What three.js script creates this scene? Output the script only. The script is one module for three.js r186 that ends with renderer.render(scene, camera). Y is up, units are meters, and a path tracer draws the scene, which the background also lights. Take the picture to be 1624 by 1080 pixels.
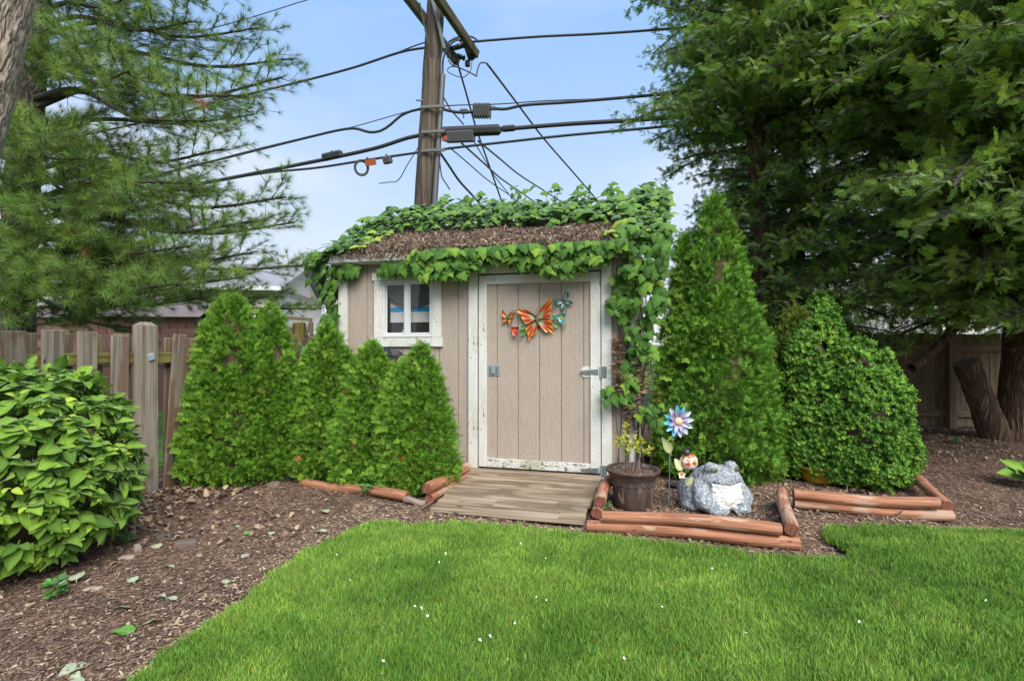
import * as THREE from 'three';
import { mergeGeometries, mergeVertices, toCreasedNormals } from 'three/addons/utils/BufferGeometryUtils.js';
import { ConvexGeometry } from 'three/addons/geometries/ConvexGeometry.js';
import { MarchingCubes } from 'three/addons/objects/MarchingCubes.js';

// ------------------------------------------------------------------ camera, sky, sun, exposure
const scene = new THREE.Scene();
const EYE = 1.2, F = 850;                         // eye height in metres, focal length in photograph pixels
const camera = new THREE.PerspectiveCamera(2 * Math.atan(540 / F) * 180 / Math.PI, 1624 / 1080, 0.05, 400);
camera.position.set(0, EYE, 0);
camera.rotation.x = Math.atan(10 / F);
const renderer = new THREE.WebGLRenderer({ antialias: true });
renderer.toneMapping = THREE.LinearToneMapping;
renderer.toneMappingExposure = 1.62;
renderer.shadowMap.enabled = true;

// value noise
function rng(seed) { let s = seed | 0; return () => { s = (s + 0x6d2b79f5) | 0; let t = Math.imul(s ^ (s >>> 15), 1 | s); t = (t + Math.imul(t ^ (t >>> 7), 61 | t)) ^ t; return ((t ^ (t >>> 14)) >>> 0) / 4294967296; }; }
function hash3(x, y, z) { let h = Math.imul(x, 374761393) + Math.imul(y, 668265263) + Math.imul(z, 1274126177); h = Math.imul(h ^ (h >>> 13), 1103515245); return ((h ^ (h >>> 16)) >>> 0) / 4294967296; }
const sm = (t) => t * t * (3 - 2 * t), lerp = (a, b, t) => a + (b - a) * t, clamp = THREE.MathUtils.clamp;
const sstep = (a, b, x) => sm(clamp((x - a) / (b - a), 0, 1));
function noise(x, y, z = 0, per = 0) {
  const xi = Math.floor(x), yi = Math.floor(y), zi = Math.floor(z), u = sm(x - xi), v = sm(y - yi), w = sm(z - zi);
  const m = per ? (a) => ((a % per) + per) % per : (a) => a;
  const c = (i, j, k) => hash3(m(xi + i), m(yi + j), zi + k);
  return lerp(lerp(lerp(c(0, 0, 0), c(1, 0, 0), u), lerp(c(0, 1, 0), c(1, 1, 0), u), v), lerp(lerp(c(0, 0, 1), c(1, 0, 1), u), lerp(c(0, 1, 1), c(1, 1, 1), u), v), w);
}
function fbm(x, y, z = 0, oct = 4, per = 0) { let s = 0, a = 0.5, n = 0; for (let i = 0; i < oct; i++) { s += a * noise(x, y, z + i * 7.3, per); n += a; a *= 0.5; x *= 2; y *= 2; z *= 2; per *= 2; } return s / n; }

{ // veiled blue sky: white at the horizon, soft blue higher up, thin cloud
  const W = 1024, H = 512, d = new Float32Array(W * H * 4);
  const stops = [[0, .90, .925, .95], [.10, .80, .87, .955], [.22, .62, .77, .97], [.40, .42, .63, .965], [.60, .29, .53, .95], [1, .22, .44, .88]];
  for (let j = 0; j < H; j++) {
    const el = ((j + .5) / H - .5) * Math.PI, y = Math.sin(el);
    for (let i = 0; i < W; i++) {
      const az = ((i + .5) / W - .5) * 2 * Math.PI, x = Math.cos(az) * Math.cos(el), z = Math.sin(az) * Math.cos(el);
      const t = Math.max(0, y); let k = 0; while (k < stops.length - 2 && t > stops[k + 1][0]) k++;
      const f = clamp((t - stops[k][0]) / (stops[k + 1][0] - stops[k][0]), 0, 1), o = (j * W + i) * 4;
      const cl = sstep(.4, .72, fbm(x * 2.2 + 3, y * 7, z * 2.2 + 1, 5)) * .5;
      for (let c = 0; c < 3; c++) d[o + c] = lerp(lerp(stops[k][c + 1], stops[k + 1][c + 1], f), [.86, .91, .97][c], cl) * .655;
      if (y < 0) for (let c = 0; c < 3; c++) d[o + c] = lerp(d[o + c], [.16, .2, .12][c], sstep(0, .05, -y));
      d[o + 3] = 1;
    }
  }
  const t = new THREE.DataTexture(d, W, H, THREE.RGBAFormat, THREE.FloatType);
  t.mapping = THREE.EquirectangularReflectionMapping; t.magFilter = t.minFilter = THREE.LinearFilter; t.needsUpdate = true;
  scene.background = t; scene.environment = t;
}
const sun = new THREE.DirectionalLight(new THREE.Color(1, .965, .90), 3.6);
sun.position.set(6.5, 18.5, 12.5); sun.target.position.set(0, 0, -5);
sun.castShadow = true; sun.shadow.radius = 85; sun.shadow.mapSize.set(2048, 2048);
Object.assign(sun.shadow.camera, { left: -14, right: 14, top: 14, bottom: -14, near: 1, far: 60 });
scene.add(sun, sun.target);

// ------------------------------------------------------------------ helpers
const V = (x, y, z) => new THREE.Vector3(x, y, z);
const C = (r, g, b) => new THREE.Color().setRGB(r, g, b);
// a point of the place, read off the photograph: bearing from column, distance from the row on a level of height h
function G(px, py, h = 0) { const Z = (EYE - h) * F / (py - 550); return V((px - 812) / F * Z, h, -Z); }
function D(px, py, Z) { return V((px - 812) / F * Z, EYE + (550 - py) * Z / F, -Z); }
const used = {};
function numbered(n) { const k = used[n] = (used[n] ?? -1) + 1; return k ? `${n}_${String(k).padStart(3, '0')}` : n; }
function info(o, label, category, group, kind) { o.userData.label = label; if (category) o.userData.category = category; if (group) o.userData.group = group; if (kind) o.userData.kind = kind; return o; }
function thing(name, label, category, pos = V(0, 0, 0), turn = 0, group) { const g = new THREE.Group(); g.name = numbered(name); g.position.copy(pos); g.rotation.y = turn; info(g, label, category, group); scene.add(g); return g; }
function mesh(name, geo, m, parent) { const o = new THREE.Mesh(geo, m); o.name = parent ? name : numbered(name); o.castShadow = o.receiveShadow = true; (parent ?? scene).add(o); return o; }
function struct(name, geo, m, label) { const o = mesh(name, geo, m); o.userData.kind = 'structure'; o.userData.label = label; return o; }
const flat = (gs) => { gs = gs.map((g) => { const h = g.index ? g.toNonIndexed() : g; for (const k of Object.keys(h.attributes)) if (!['position', 'normal', 'uv', 'color'].includes(k)) h.deleteAttribute(k); return h; }); return gs.length > 1 ? mergeGeometries(gs) : gs[0]; };
// uv in metres from the dominant side of each face; length axis -> v
function uvm(g, long = 'y', off = 0, scale = 1) {
  g = g.index ? g.toNonIndexed() : g; const p = g.attributes.position, uv = new Float32Array(p.count * 2), a = V(0, 0, 0), b = V(0, 0, 0), c = V(0, 0, 0);
  const other = { x: ['y', 'z'], y: ['x', 'z'], z: ['x', 'y'] }[long];
  for (let i = 0; i < p.count; i += 3) {
    a.fromBufferAttribute(p, i); b.fromBufferAttribute(p, i + 1); c.fromBufferAttribute(p, i + 2);
    const n = b.clone().sub(a).cross(c.clone().sub(a)), an = { x: Math.abs(n.x), y: Math.abs(n.y), z: Math.abs(n.z) };
    const capped = an[long] > Math.max(an[other[0]], an[other[1]]);
    const ua = capped ? other[0] : an[other[0]] > an[other[1]] ? other[1] : other[0], va = capped ? other[1] : long;
    [a, b, c].forEach((q, k) => { uv[(i + k) * 2] = (q[ua] + off * 3.17) * scale; uv[(i + k) * 2 + 1] = (q[va] + off * 7.31) * scale; });
  }
  g.setAttribute('uv', new THREE.BufferAttribute(uv, 2)); return g;
}
let boxSeed = 1;
function box(w, h, d, long = 'y', ch = 0.003) {                     // chamfered box, centred
  const x = w / 2, y = h / 2, z = d / 2, c = Math.min(ch, w / 3, h / 3, d / 3), pts = [];
  for (const i of [-1, 1]) for (const j of [-1, 1]) for (const k of [-1, 1]) pts.push(V(i * (x - c), j * (y - c), k * z), V(i * (x - c), j * y, k * (z - c)), V(i * x, j * (y - c), k * (z - c)));
  return uvm(new ConvexGeometry(pts), long, boxSeed++ * .137);
}
const bar = (a, b, w, d, ch) => { const l = a.distanceTo(b), g = box(w, l, d, 'y', ch), q = new THREE.Quaternion().setFromUnitVectors(V(0, 1, 0), b.clone().sub(a).normalize()); return g.applyQuaternion(q).translate((a.x + b.x) / 2, (a.y + b.y) / 2, (a.z + b.z) / 2); };
function tube(pts, r, seg, rad = 6, taper = 1) {
  const cv = new THREE.CatmullRomCurve3(pts, false, 'centripetal'), n = seg ?? Math.max(4, pts.length * 4), g = new THREE.TubeGeometry(cv, n, r, rad, false);
  if (taper !== 1) { const p = g.attributes.position, q = V(0, 0, 0); for (let i = 0; i <= n; i++) { const c = cv.getPointAt(i / n), s = lerp(1, taper, i / n); for (let j = 0; j <= rad; j++) { const k = i * (rad + 1) + j; q.fromBufferAttribute(p, k).sub(c).multiplyScalar(s).add(c); p.setXYZ(k, q.x, q.y, q.z); } } }
  return g;
}
function dataTex(w, h, f, srgb) {
  const d = new Uint8Array(w * h * 4);
  for (let j = 0; j < h; j++) for (let i = 0; i < w; i++) { const c = f(i / w, j / h, i, j), o = (j * w + i) * 4; for (let k = 0; k < 3; k++) d[o + k] = clamp(c[k], 0, 1) * 255; d[o + 3] = 255; }
  const t = new THREE.DataTexture(d, w, h); t.wrapS = t.wrapT = THREE.RepeatWrapping; t.magFilter = THREE.LinearFilter; t.minFilter = THREE.LinearMipmapLinearFilter; t.generateMipmaps = true; if (srgb) t.colorSpace = THREE.SRGBColorSpace; t.needsUpdate = true; return t;
}
// colour + height maps together; f returns [r,g,b (sRGB 0..1), height]
function pair(w, h, f, metres) {
  const cache = new Float32Array(w * h * 4); for (let j = 0; j < h; j++) for (let i = 0; i < w; i++) { const c = f(i / w, j / h); cache.set(c, (j * w + i) * 4); }
  const at = (i, j) => (j * w + i) * 4;
  const map = dataTex(w, h, (u, v, i, j) => [cache[at(i, j)], cache[at(i, j) + 1], cache[at(i, j) + 2]], true);
  const bump = dataTex(w, h, (u, v, i, j) => { const b = cache[at(i, j) + 3]; return [b, b, b]; }, false);
  map.repeat.set(1 / metres[0], 1 / metres[1]); bump.repeat.set(1 / metres[0], 1 / metres[1]); return { map, bumpMap: bump };
}
const mixc = (a, b, t) => [lerp(a[0], b[0], t), lerp(a[1], b[1], t), lerp(a[2], b[2], t)];
const S = (p, o) => new THREE.MeshStandardMaterial({ roughness: .85, metalness: 0, ...p, ...o });
const plain = (r, g, b, o = {}) => S({ color: C(r, g, b), ...o });
const leafMat = (o = {}) => new THREE.MeshPhysicalMaterial({ color: C(1, 1, 1), vertexColors: true, side: THREE.DoubleSide, roughness: .95, thickness: 0, ior: 1.4, ...o });

function n2(x, y, s = 0, per = 0) {                                 // flat noise, quick
  const xi = Math.floor(x), yi = Math.floor(y), fx = x - xi, fy = y - yi, u = fx * fx * (3 - 2 * fx), v = fy * fy * (3 - 2 * fy); let x0 = xi, x1 = xi + 1, y0 = yi, y1 = yi + 1;
  if (per) { x0 = ((x0 % per) + per) % per; x1 = ((x1 % per) + per) % per; y0 = ((y0 % per) + per) % per; y1 = ((y1 % per) + per) % per; }
  const z = Math.floor(s * 13.7), a = hash3(x0, y0, z), b = hash3(x1, y0, z), c = hash3(x0, y1, z), d = hash3(x1, y1, z); return (a + (b - a) * u) * (1 - v) + (c + (d - c) * u) * v;
}
function fb2(x, y, s = 0, oct = 4, per = 0) { let t = 0, a = .5, n = 0; for (let i = 0; i < oct; i++) { t += a * n2(x, y, s + i * 3.1, per); n += a; a *= .5; x *= 2; y *= 2; per *= 2; } return t / n; }
// ------------------------------------------------------------------ procedural materials
function wood(dark, mid, light, o = {}) {
  const { per = 8, knots = 3, seed = 1, blotch = null, blotchAt = .6, cracks = .5, metres = [.5, 1.5], w = 256, h = 512 } = o, r = rng(seed * 77), kn = [];
  for (let i = 0; i < knots; i++) kn.push([r(), r(), .012 + r() * .02]);
  return pair(w, h, (u, v) => {
    let du = 0, kk = 0;
    for (const [a, b, s] of kn) { let x = u - a, y = v - b; x -= Math.round(x); y -= Math.round(y); const q = Math.hypot(x * 1, y * 1.6); du += Math.sign(x || 1) * s * Math.exp(-q * q / (s * s * 6)) * .8; kk = Math.max(kk, sstep(s * 1.1, s * .5, q)); }
    const uu = u + du + .02 * (fb2(u * 4, v * 4, seed, 2, 4) - .5);
    const g1 = fb2(uu * per * 4, v * 2, seed, 3, 0), g2 = n2(uu * per * 12, v * 6, seed + 3), big = fb2(u * 4, v * 4, seed + 9, 4, 4);
    const crack = sstep(.8, .9, n2(uu * per * 5, v * 3, seed + 5)) * cracks;
    let t = g1 * .6 + g2 * .25 + big * .3; t = sstep(.25, .85, t);
    let c = t < .5 ? mixc(dark, mid, t * 2) : mixc(mid, light, t * 2 - 1);
    c = mixc(c, dark, crack * .8); c = mixc(c, mixc(dark, [.2, .12, .07], .5), kk * .8);
    if (blotch) c = mixc(c, blotch, sstep(blotchAt, blotchAt + .14, fb2(u * 6 + g1 * .4, v * 6, seed + 20, 4, 6)) * .8);
    return [...c, clamp(.3 + t * .6 - crack * .5, 0, 1)];
  }, metres);
}
const M = {};
M.fence = S(wood([.42, .385, .33], [.535, .495, .435], [.62, .58, .52], { seed: 2, blotch: [.47, .365, .29], blotchAt: .6 }), { bumpScale: .002, roughness: .95 });
M.fence2 = S(wood([.385, .345, .29], [.50, .455, .39], [.585, .535, .47], { seed: 5, blotch: [.45, .34, .26], blotchAt: .52 }), { bumpScale: .002, roughness: .95 });
M.fenceBrown = S(wood([.37, .31, .25], [.49, .42, .345], [.58, .505, .42], { seed: 8, blotch: [.44, .42, .27], blotchAt: .52 }), { bumpScale: .004, roughness: .95 });
M.fenceLichen = S(wood([.30, .28, .14], [.45, .42, .2], [.56, .52, .28], { seed: 11, blotch: [.36, .29, .22], blotchAt: .5 }), { bumpScale: .004, roughness: .95 });
M.deck = S(wood([.36, .30, .24], [.55, .475, .39], [.66, .59, .5], { seed: 14, blotch: [.42, .36, .28], blotchAt: .56, cracks: .8 }), { bumpScale: .004, roughness: .9 });
M.log = S(wood([.50, .32, .225], [.61, .405, .295], [.69, .485, .365], { seed: 17, blotch: [.70, .60, .52], blotchAt: .55, cracks: .6, per: 5, metres: [.25, .9] }), { bumpScale: .002, roughness: .8 });
M.logEnd = S(wood([.3, .17, .12], [.46, .27, .2], [.55, .36, .28], { seed: 19, metres: [.2, .2] }), { bumpScale: .003 });
M.logGrey = S(wood([.38, .33, .3], [.52, .45, .41], [.62, .54, .5], { seed: 20, metres: [.2, .5] }), { bumpScale: .003 });
M.pole = S(wood([.16, .14, .115], [.32, .28, .235], [.45, .40, .34], { seed: 23, cracks: 1, per: 9, metres: [.5, 3] }), { bumpScale: .012, roughness: .95 });
M.arm = S(wood([.22, .19, .13], [.36, .33, .22], [.46, .42, .3], { seed: 26, metres: [.3, 1.5] }), { bumpScale: .004 });
M.siding = S(pair(512, 512, (u, v) => {
  const g = n2(u * 160, v * 24, 3) * .5 + n2(u * 60, v * 10, 9) * .5, big = fb2(u * 5, v * 5, 4, 4, 5), ru = n2(u * 90 , v * 120, 6);
  const spot = sstep(.85, .93, n2(u * 190, v * 170, 12)) * sstep(.4, .7, fb2(u * 3, v * 3, 21, 3, 3));
  let c = mixc([.605, .55, .498], [.67, .615, .56], g * .5 + big * .5); c = mixc(c, [.42, .35, .31], spot * .7); return [...c, clamp(g * .6 + ru * .35 - spot * .3, 0, 1)];
}, [1, 1]), { bumpScale: .0035, roughness: .75 });
const whitePaint = (seed, peel, dirt) => S(pair(512, 512, (u, v) => {
  const g = n2(u * 90, v * 16, seed) * .6 + n2(u * 30, v * 6, seed + 2) * .4, big = fb2(u * 6, v * 6, seed + 5, 4, 6);
  const sp = sstep(.83 - peel * .22, .9 - peel * .2, n2(u * 170, v * 120, seed + 8)) * sstep(.42 - peel * .2, .66 - peel * .2, big), chip = sstep(.76 - peel * .24, .79 - peel * .24, fb2(u * 34, v * 22, seed + 11, 4, 0) * .8 + big * .2);
  let c = mixc([.76, .76, .725], [.85, .845, .82], g * .55 + big * .45); c = mixc(c, [.60, .62, .48], dirt * sstep(.45, .7, fb2(u * 5, v * 5, seed + 30, 4, 5))); c = mixc(c, [.42, .36, .28], Math.max(sp * .8, chip * .85)); return [...c, clamp(.4 + g * .5 - chip * .4 - sp * .2, 0, 1)];
}, [.8, .8]), { bumpScale: .003, roughness: .65 });
M.white = whitePaint(40, .12, .12); M.whiteWorn = whitePaint(55, .62, .5); M.whiteFascia = whitePaint(63, .35, .12);
M.mulch = S(pair(1024, 1024, (u, v) => {
  const a = fb2(u * 90, v * 90, 2, 3), b = fb2(u * 14, v * 14, 5, 4, 14), c0 = n2(u * 240, v * 240, 8), big = fb2(u * 4, v * 4, 15, 3, 4);
  let c = mixc([.27, .195, .155], [.53, .41, .335], sstep(.3, .75, a * .6 + b * .4)); c = mixc(c, [.62, .53, .42], sstep(.74, .86, c0) * sstep(.35, .6, big) * .75); return [...c, a * .6 + c0 * .3];
}, [2.2, 2.2]), { bumpScale: .02, roughness: 1 });
M.turf = S(pair(512, 512, (u, v) => { const a = fb2(u * 60, v * 60, 2, 4), b = fb2(u * 8, v * 8, 6, 3, 8); return [...mixc([.16, .26, .06], [.42, .56, .16], sstep(.25, .75, a * .7 + b * .3)), a]; }, [1.5, 1.5]), { bumpScale: .02, roughness: 1 });
const bark = (dark, mid, light, seed, metres, per = 6) => S(pair(256, 512, (u, v) => {
  const wu = u + .06 * (fb2(u * 4, v * 6, seed, 3, 0) - .5), rdg = Math.abs(fb2(wu * per * 2, v * 5, seed + 1, 3, 0) - .5) * 3.4, f = fb2(u * 30, v * 40, seed + 4, 3); const t = clamp(rdg * .8 + f * .3, 0, 1);
  return [...(t < .5 ? mixc(dark, mid, t * 2) : mixc(mid, light, t * 2 - 1)), clamp(rdg, 0, 1)];
}, metres), { bumpScale: .02, roughness: 1 });
M.barkCedar = bark([.22, .16, .12], [.38, .29, .23], [.5, .4, .33], 5, [.5, 1.2], 10);
M.barkPine = bark([.17, .15, .13], [.32, .29, .26], [.44, .41, .38], 9, [.5, .8]);
M.barkGrey = bark([.42, .37, .32], [.63, .57, .51], [.76, .70, .63], 13, [.35, .5]);
M.twig = plain(.062, .05, .04, { roughness: 1 }); M.twigPale = plain(.22, .16, .11, { roughness: 1 });
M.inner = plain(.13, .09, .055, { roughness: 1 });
M.blackPlastic = plain(.022, .021, .02, { roughness: .6 }); M.cable = plain(.03, .03, .032, { roughness: .6 }); M.lead = plain(.10, .10, .10, { roughness: .5, metalness: .3 });
M.zinc = plain(.36, .39, .39, { roughness: .5, metalness: .55 }); M.zincDark = plain(.15, .18, .18, { roughness: .55, metalness: .4 });
M.orange = plain(.42, .10, .03, { roughness: .6 });
M.aluminium = plain(.62, .62, .59, { roughness: .5 });
M.glass = new THREE.MeshPhysicalMaterial({ color: C(.93, .96, .95), roughness: .02, transmission: 1, thickness: 0, ior: 1.5, side: THREE.DoubleSide });
M.dark = plain(.03, .028, .026); M.screen = plain(.05, .05, .05);

// ------------------------------------------------------------------ ground, lawn
const LAWN = [[207, 1080], [255, 1034], [320, 993], [373, 957], [417, 921], [465, 883], [515, 856], [560, 837], [589, 826], [625, 825], [656, 831], [702, 825], [760, 827], [811, 830], [868, 839], [900, 842], [929, 845], [1034, 854], [1149, 867], [1225, 878], [1302, 882], [1351, 876], [1340, 864], [1309, 848], [1313, 832], [1378, 829], [1492, 835], [1540, 836], [1624, 841]].map(([x, y]) => { const p = G(x, y, .04); return [p.x, p.z]; });
LAWN.push([4.6, -3.45], [9, -3.2], [9, 6], [-5, 6], [-2.2, .5], [-1.5, -1.2]);
function inside(x, z) { let c = false; for (let i = 0, j = LAWN.length - 1; i < LAWN.length; j = i++) { const [a, b] = LAWN[i], [e, f] = LAWN[j]; if ((b > z) !== (f > z) && x < (e - a) * (z - b) / (f - b) + a) c = !c; } return c; }
function edgeDist(x, z) { let m = 9; for (let i = 0, j = LAWN.length - 1; i < LAWN.length; j = i++) { const [a, b] = LAWN[j], [e, f] = LAWN[i], dx = e - a, dz = f - b, t = clamp(((x - a) * dx + (z - b) * dz) / (dx * dx + dz * dz), 0, 1); m = Math.min(m, Math.hypot(x - a - t * dx, z - b - t * dz)); } return m; }
function groundY(x, z) { if (Math.abs(x) > 12 || z < -14 || z > 4) return 0; return (fbm(x * 3, z * 3, 1, 3) - .5) * .05 + (fbm(x * 14, z * 14, 7, 2) - .5) * .02 - .004 + .05 * Math.exp(-((x + 2.7) ** 2 + (z + 4.2) ** 2) / .5); }
{
  const xs = [], zs = []; for (let x = -120; x < -12; x += 18) xs.push(x); for (let x = -12; x <= 12; x += .06) xs.push(x); for (let x = 30; x <= 120; x += 18) xs.push(x);
  for (let z = -160; z < -14; z += 18) zs.push(z); for (let z = -14; z <= 2; z += .06) zs.push(z); for (let z = 14; z <= 60; z += 18) zs.push(z);
  const P = [], U = [], I = []; for (const z of zs) for (const x of xs) { P.push(x, groundY(x, z), z); U.push(x, z); }
  for (let j = 0; j < zs.length - 1; j++) for (let i = 0; i < xs.length - 1; i++) { const a = j * xs.length + i, b = a + 1, c = a + xs.length, d = c + 1; I.push(a, c, b, b, c, d); }
  const g = new THREE.BufferGeometry(); g.setAttribute('position', new THREE.Float32BufferAttribute(P, 3)); g.setAttribute('uv', new THREE.Float32BufferAttribute(U, 2)); g.setIndex(I); g.computeVertexNormals();
  struct('ground', g, M.mulch, 'dark brown mulch and soil of the planting beds');
}
{
  const sh = new THREE.Shape(LAWN.map(([x, z]) => new THREE.Vector2(x, -z))), g = new THREE.ExtrudeGeometry(sh, { depth: .012, bevelEnabled: false, curveSegments: 1 }); g.rotateX(-Math.PI / 2); g.translate(0, .002, 0);
  const o = struct('lawn', uvm(g, 'z'), M.turf, 'mown green lawn with a curved edge'); o.receiveShadow = true;
  const sh2 = new THREE.Shape([[-40, 90], [-40, -6], [-4.4, -2], [-3.02, 4.3], [-2.3, 7.2], [-2.0, 9.0], [9.5, 7.9], [40, 6], [40, 90]].map((p) => new THREE.Vector2(...p))), g2 = new THREE.ExtrudeGeometry(sh2, { depth: .03, bevelEnabled: false }); g2.rotateX(-Math.PI / 2); g2.translate(-.25, .02, -.1);
  struct('neighbour_lawn', uvm(g2, 'z'), M.turf, 'green grass beyond the fences');
}
// an InstancedMesh from [matrix, colour] pairs
function inst(name, geo, m, list, parent, kind = 'stuff') {
  const o = new THREE.InstancedMesh(geo, m, list.length); o.name = parent ? name : numbered(name); list.forEach(([x, c], i) => { o.setMatrixAt(i, x); if (c) o.setColorAt(i, c); });
  o.castShadow = o.receiveShadow = true; o.userData.kind = kind; (parent ?? scene).add(o); return o;
}
const _m = new THREE.Matrix4();
function frame(pos, up, face, s) { // y along up, z towards face
  const y = up.clone().normalize(), x = y.clone().cross(face); if (x.lengthSq() < 1e-6) x.set(1, 0, 0); x.normalize(); const z = x.clone().cross(y);
  return new THREE.Matrix4().makeBasis(x.multiplyScalar(s), y.multiplyScalar(s), z.multiplyScalar(s)).setPosition(pos);
}
// geometry from triangles with vertex colours
class Tri { constructor() { this.p = []; this.c = []; } t(a, b, c, ca, cb = ca, cc = ca) { this.p.push(...a, ...b, ...c); this.c.push(...ca, ...cb, ...cc); return this; } q(a, b, c, d, ca, cb = ca, cc = ca, cd = ca) { return this.t(a, b, c, ca, cb, cc).t(a, c, d, ca, cc, cd); }
  geo(smooth) { let g = new THREE.BufferGeometry(); g.setAttribute('position', new THREE.Float32BufferAttribute(this.p, 3)); g.setAttribute('color', new THREE.Float32BufferAttribute(this.c, 3)); if (smooth) g = mergeVertices(g, 1e-5); g.computeVertexNormals(); return g; } }
const W1 = [1, 1, 1];
{ // grass blades: round patches inside, small tufts along the edge
  const r = rng(5);
  const patch = (n, R, h) => { const t = new Tri(); for (let i = 0; i < n; i++) {
    const a = r() * 6.283, d = R * Math.sqrt(r()) * (1 - .25 * r()), x = Math.cos(a) * d, z = Math.sin(a) * d, ln = h * (.5 + r() * .7), le = r() * .034, b = r() * 6.283, wx = Math.cos(b) * .0016, wz = Math.sin(b) * .0016, g = r() * 6.283, dx = Math.cos(g) * le, dz = Math.sin(g) * le;
    const s = .65 + r() * .7, kind = r(), c = kind < .05 ? [2.4, 1.15, 2.6] : kind < .3 ? [s * 1.4, s * 1.1, s * 1.1] : kind < .5 ? [s * .7, s * .82, s * 1.3] : [s, s, s];
    const p0 = [x - wx, 0, z - wz], p1 = [x + wx, 0, z + wz], m0 = [x - wx * .85 + dx * .35, ln * .6, z - wz * .85 + dz * .35], m1 = [x + wx * .85 + dx * .35, ln * .6, z + wz * .85 + dz * .35], e = [x + dx, ln, z + dz]; t.q(p0, p1, m1, m0, c).t(m0, m1, e, c); } return t.geo(); };
  const inner = [], edge = [], col = new THREE.Color(), tint = (x, z) => { const p = fbm(x * 2.2 + 4, z * 2.2, 2, 3), q = fbm(x * 9, z * 9, 5, 3), k = clamp((p - .36) * 3, 0, 1) * .5 + clamp((q - .25) * 2, 0, 1) * .5, v = .8 + r() * .4; return col.setRGB(lerp(.085, .22, k) * v, lerp(.205, .385, k) * v, lerp(.018, .046, k) * v).clone(); };
  const spot = (x, z, s) => new THREE.Matrix4().makeRotationY(r() * 6.283).scale(V(s, .75 + r() * .5, s)).setPosition(x, .008, z);
  for (let z = -1.5; z > -4.4; z -= .068) for (let x = z * 1.1; x < -z * 1.1; x += .072) {
    const X = x + (r() - .5) * .06, Z = z + (r() - .5) * .06; if (!inside(X, Z)) continue; const e = edgeDist(X, Z);
    if (e > .075) inner.push([spot(X, Z, .85 + r() * .3), tint(X, Z)]);
    else for (let k = 0; k < 9; k++) { const xx = X + (r() - .5) * .1, zz = Z + (r() - .5) * .1; if (inside(xx, zz) || (r() < .12 && edgeDist(xx, zz) < .03)) edge.push([spot(xx, zz, .8 + r() * .5), tint(xx, zz)]); }
  }
  const gm = leafMat({ roughness: .65 });
  info(inst('lawn_grass', patch(400, .085, .046), gm, inner), 'short green mown grass blades of the lawn', 'grass', null, 'stuff');
  info(inst('lawn_edge_grass', patch(42, .024, .044), gm, edge), 'ragged fringe of grass along the lawn edge', 'grass', null, 'stuff');
}
// ------------------------------------------------------------------ garden shed
const SHED = V(-.31, 0, -5.07), TURN = -15 * Math.PI / 180;
const shedFrame = new THREE.Matrix4().makeRotationY(TURN).setPosition(SHED);
const W_ = (x, y, z) => V(x, y, z).applyMatrix4(shedFrame);         // shed axes (x along the front, z towards the lawn) to the place
const L0 = -1.493, L1 = 1.4635, DEP = 2.3, EAVE = 2.03, RIDGEZ = -1.15, RIDGE = 2.62;
const shed = thing('garden_shed', 'small tan garden shed with white trim and vine covered roof', 'shed', SHED, TURN);
const B = (name, x0, x1, y0, y1, z0, z1, m, parent, long = 'y', ch = .003) => { const g = box(x1 - x0, y1 - y0, z1 - z0, long, ch); g.translate((x0 + x1) / 2, (y0 + y1) / 2, (z0 + z1) / 2); return mesh(name, g, m, parent); };
const wx0 = -1.0105, wx1 = -.476, wy0 = 1.294, wy1 = 1.855;
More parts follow.
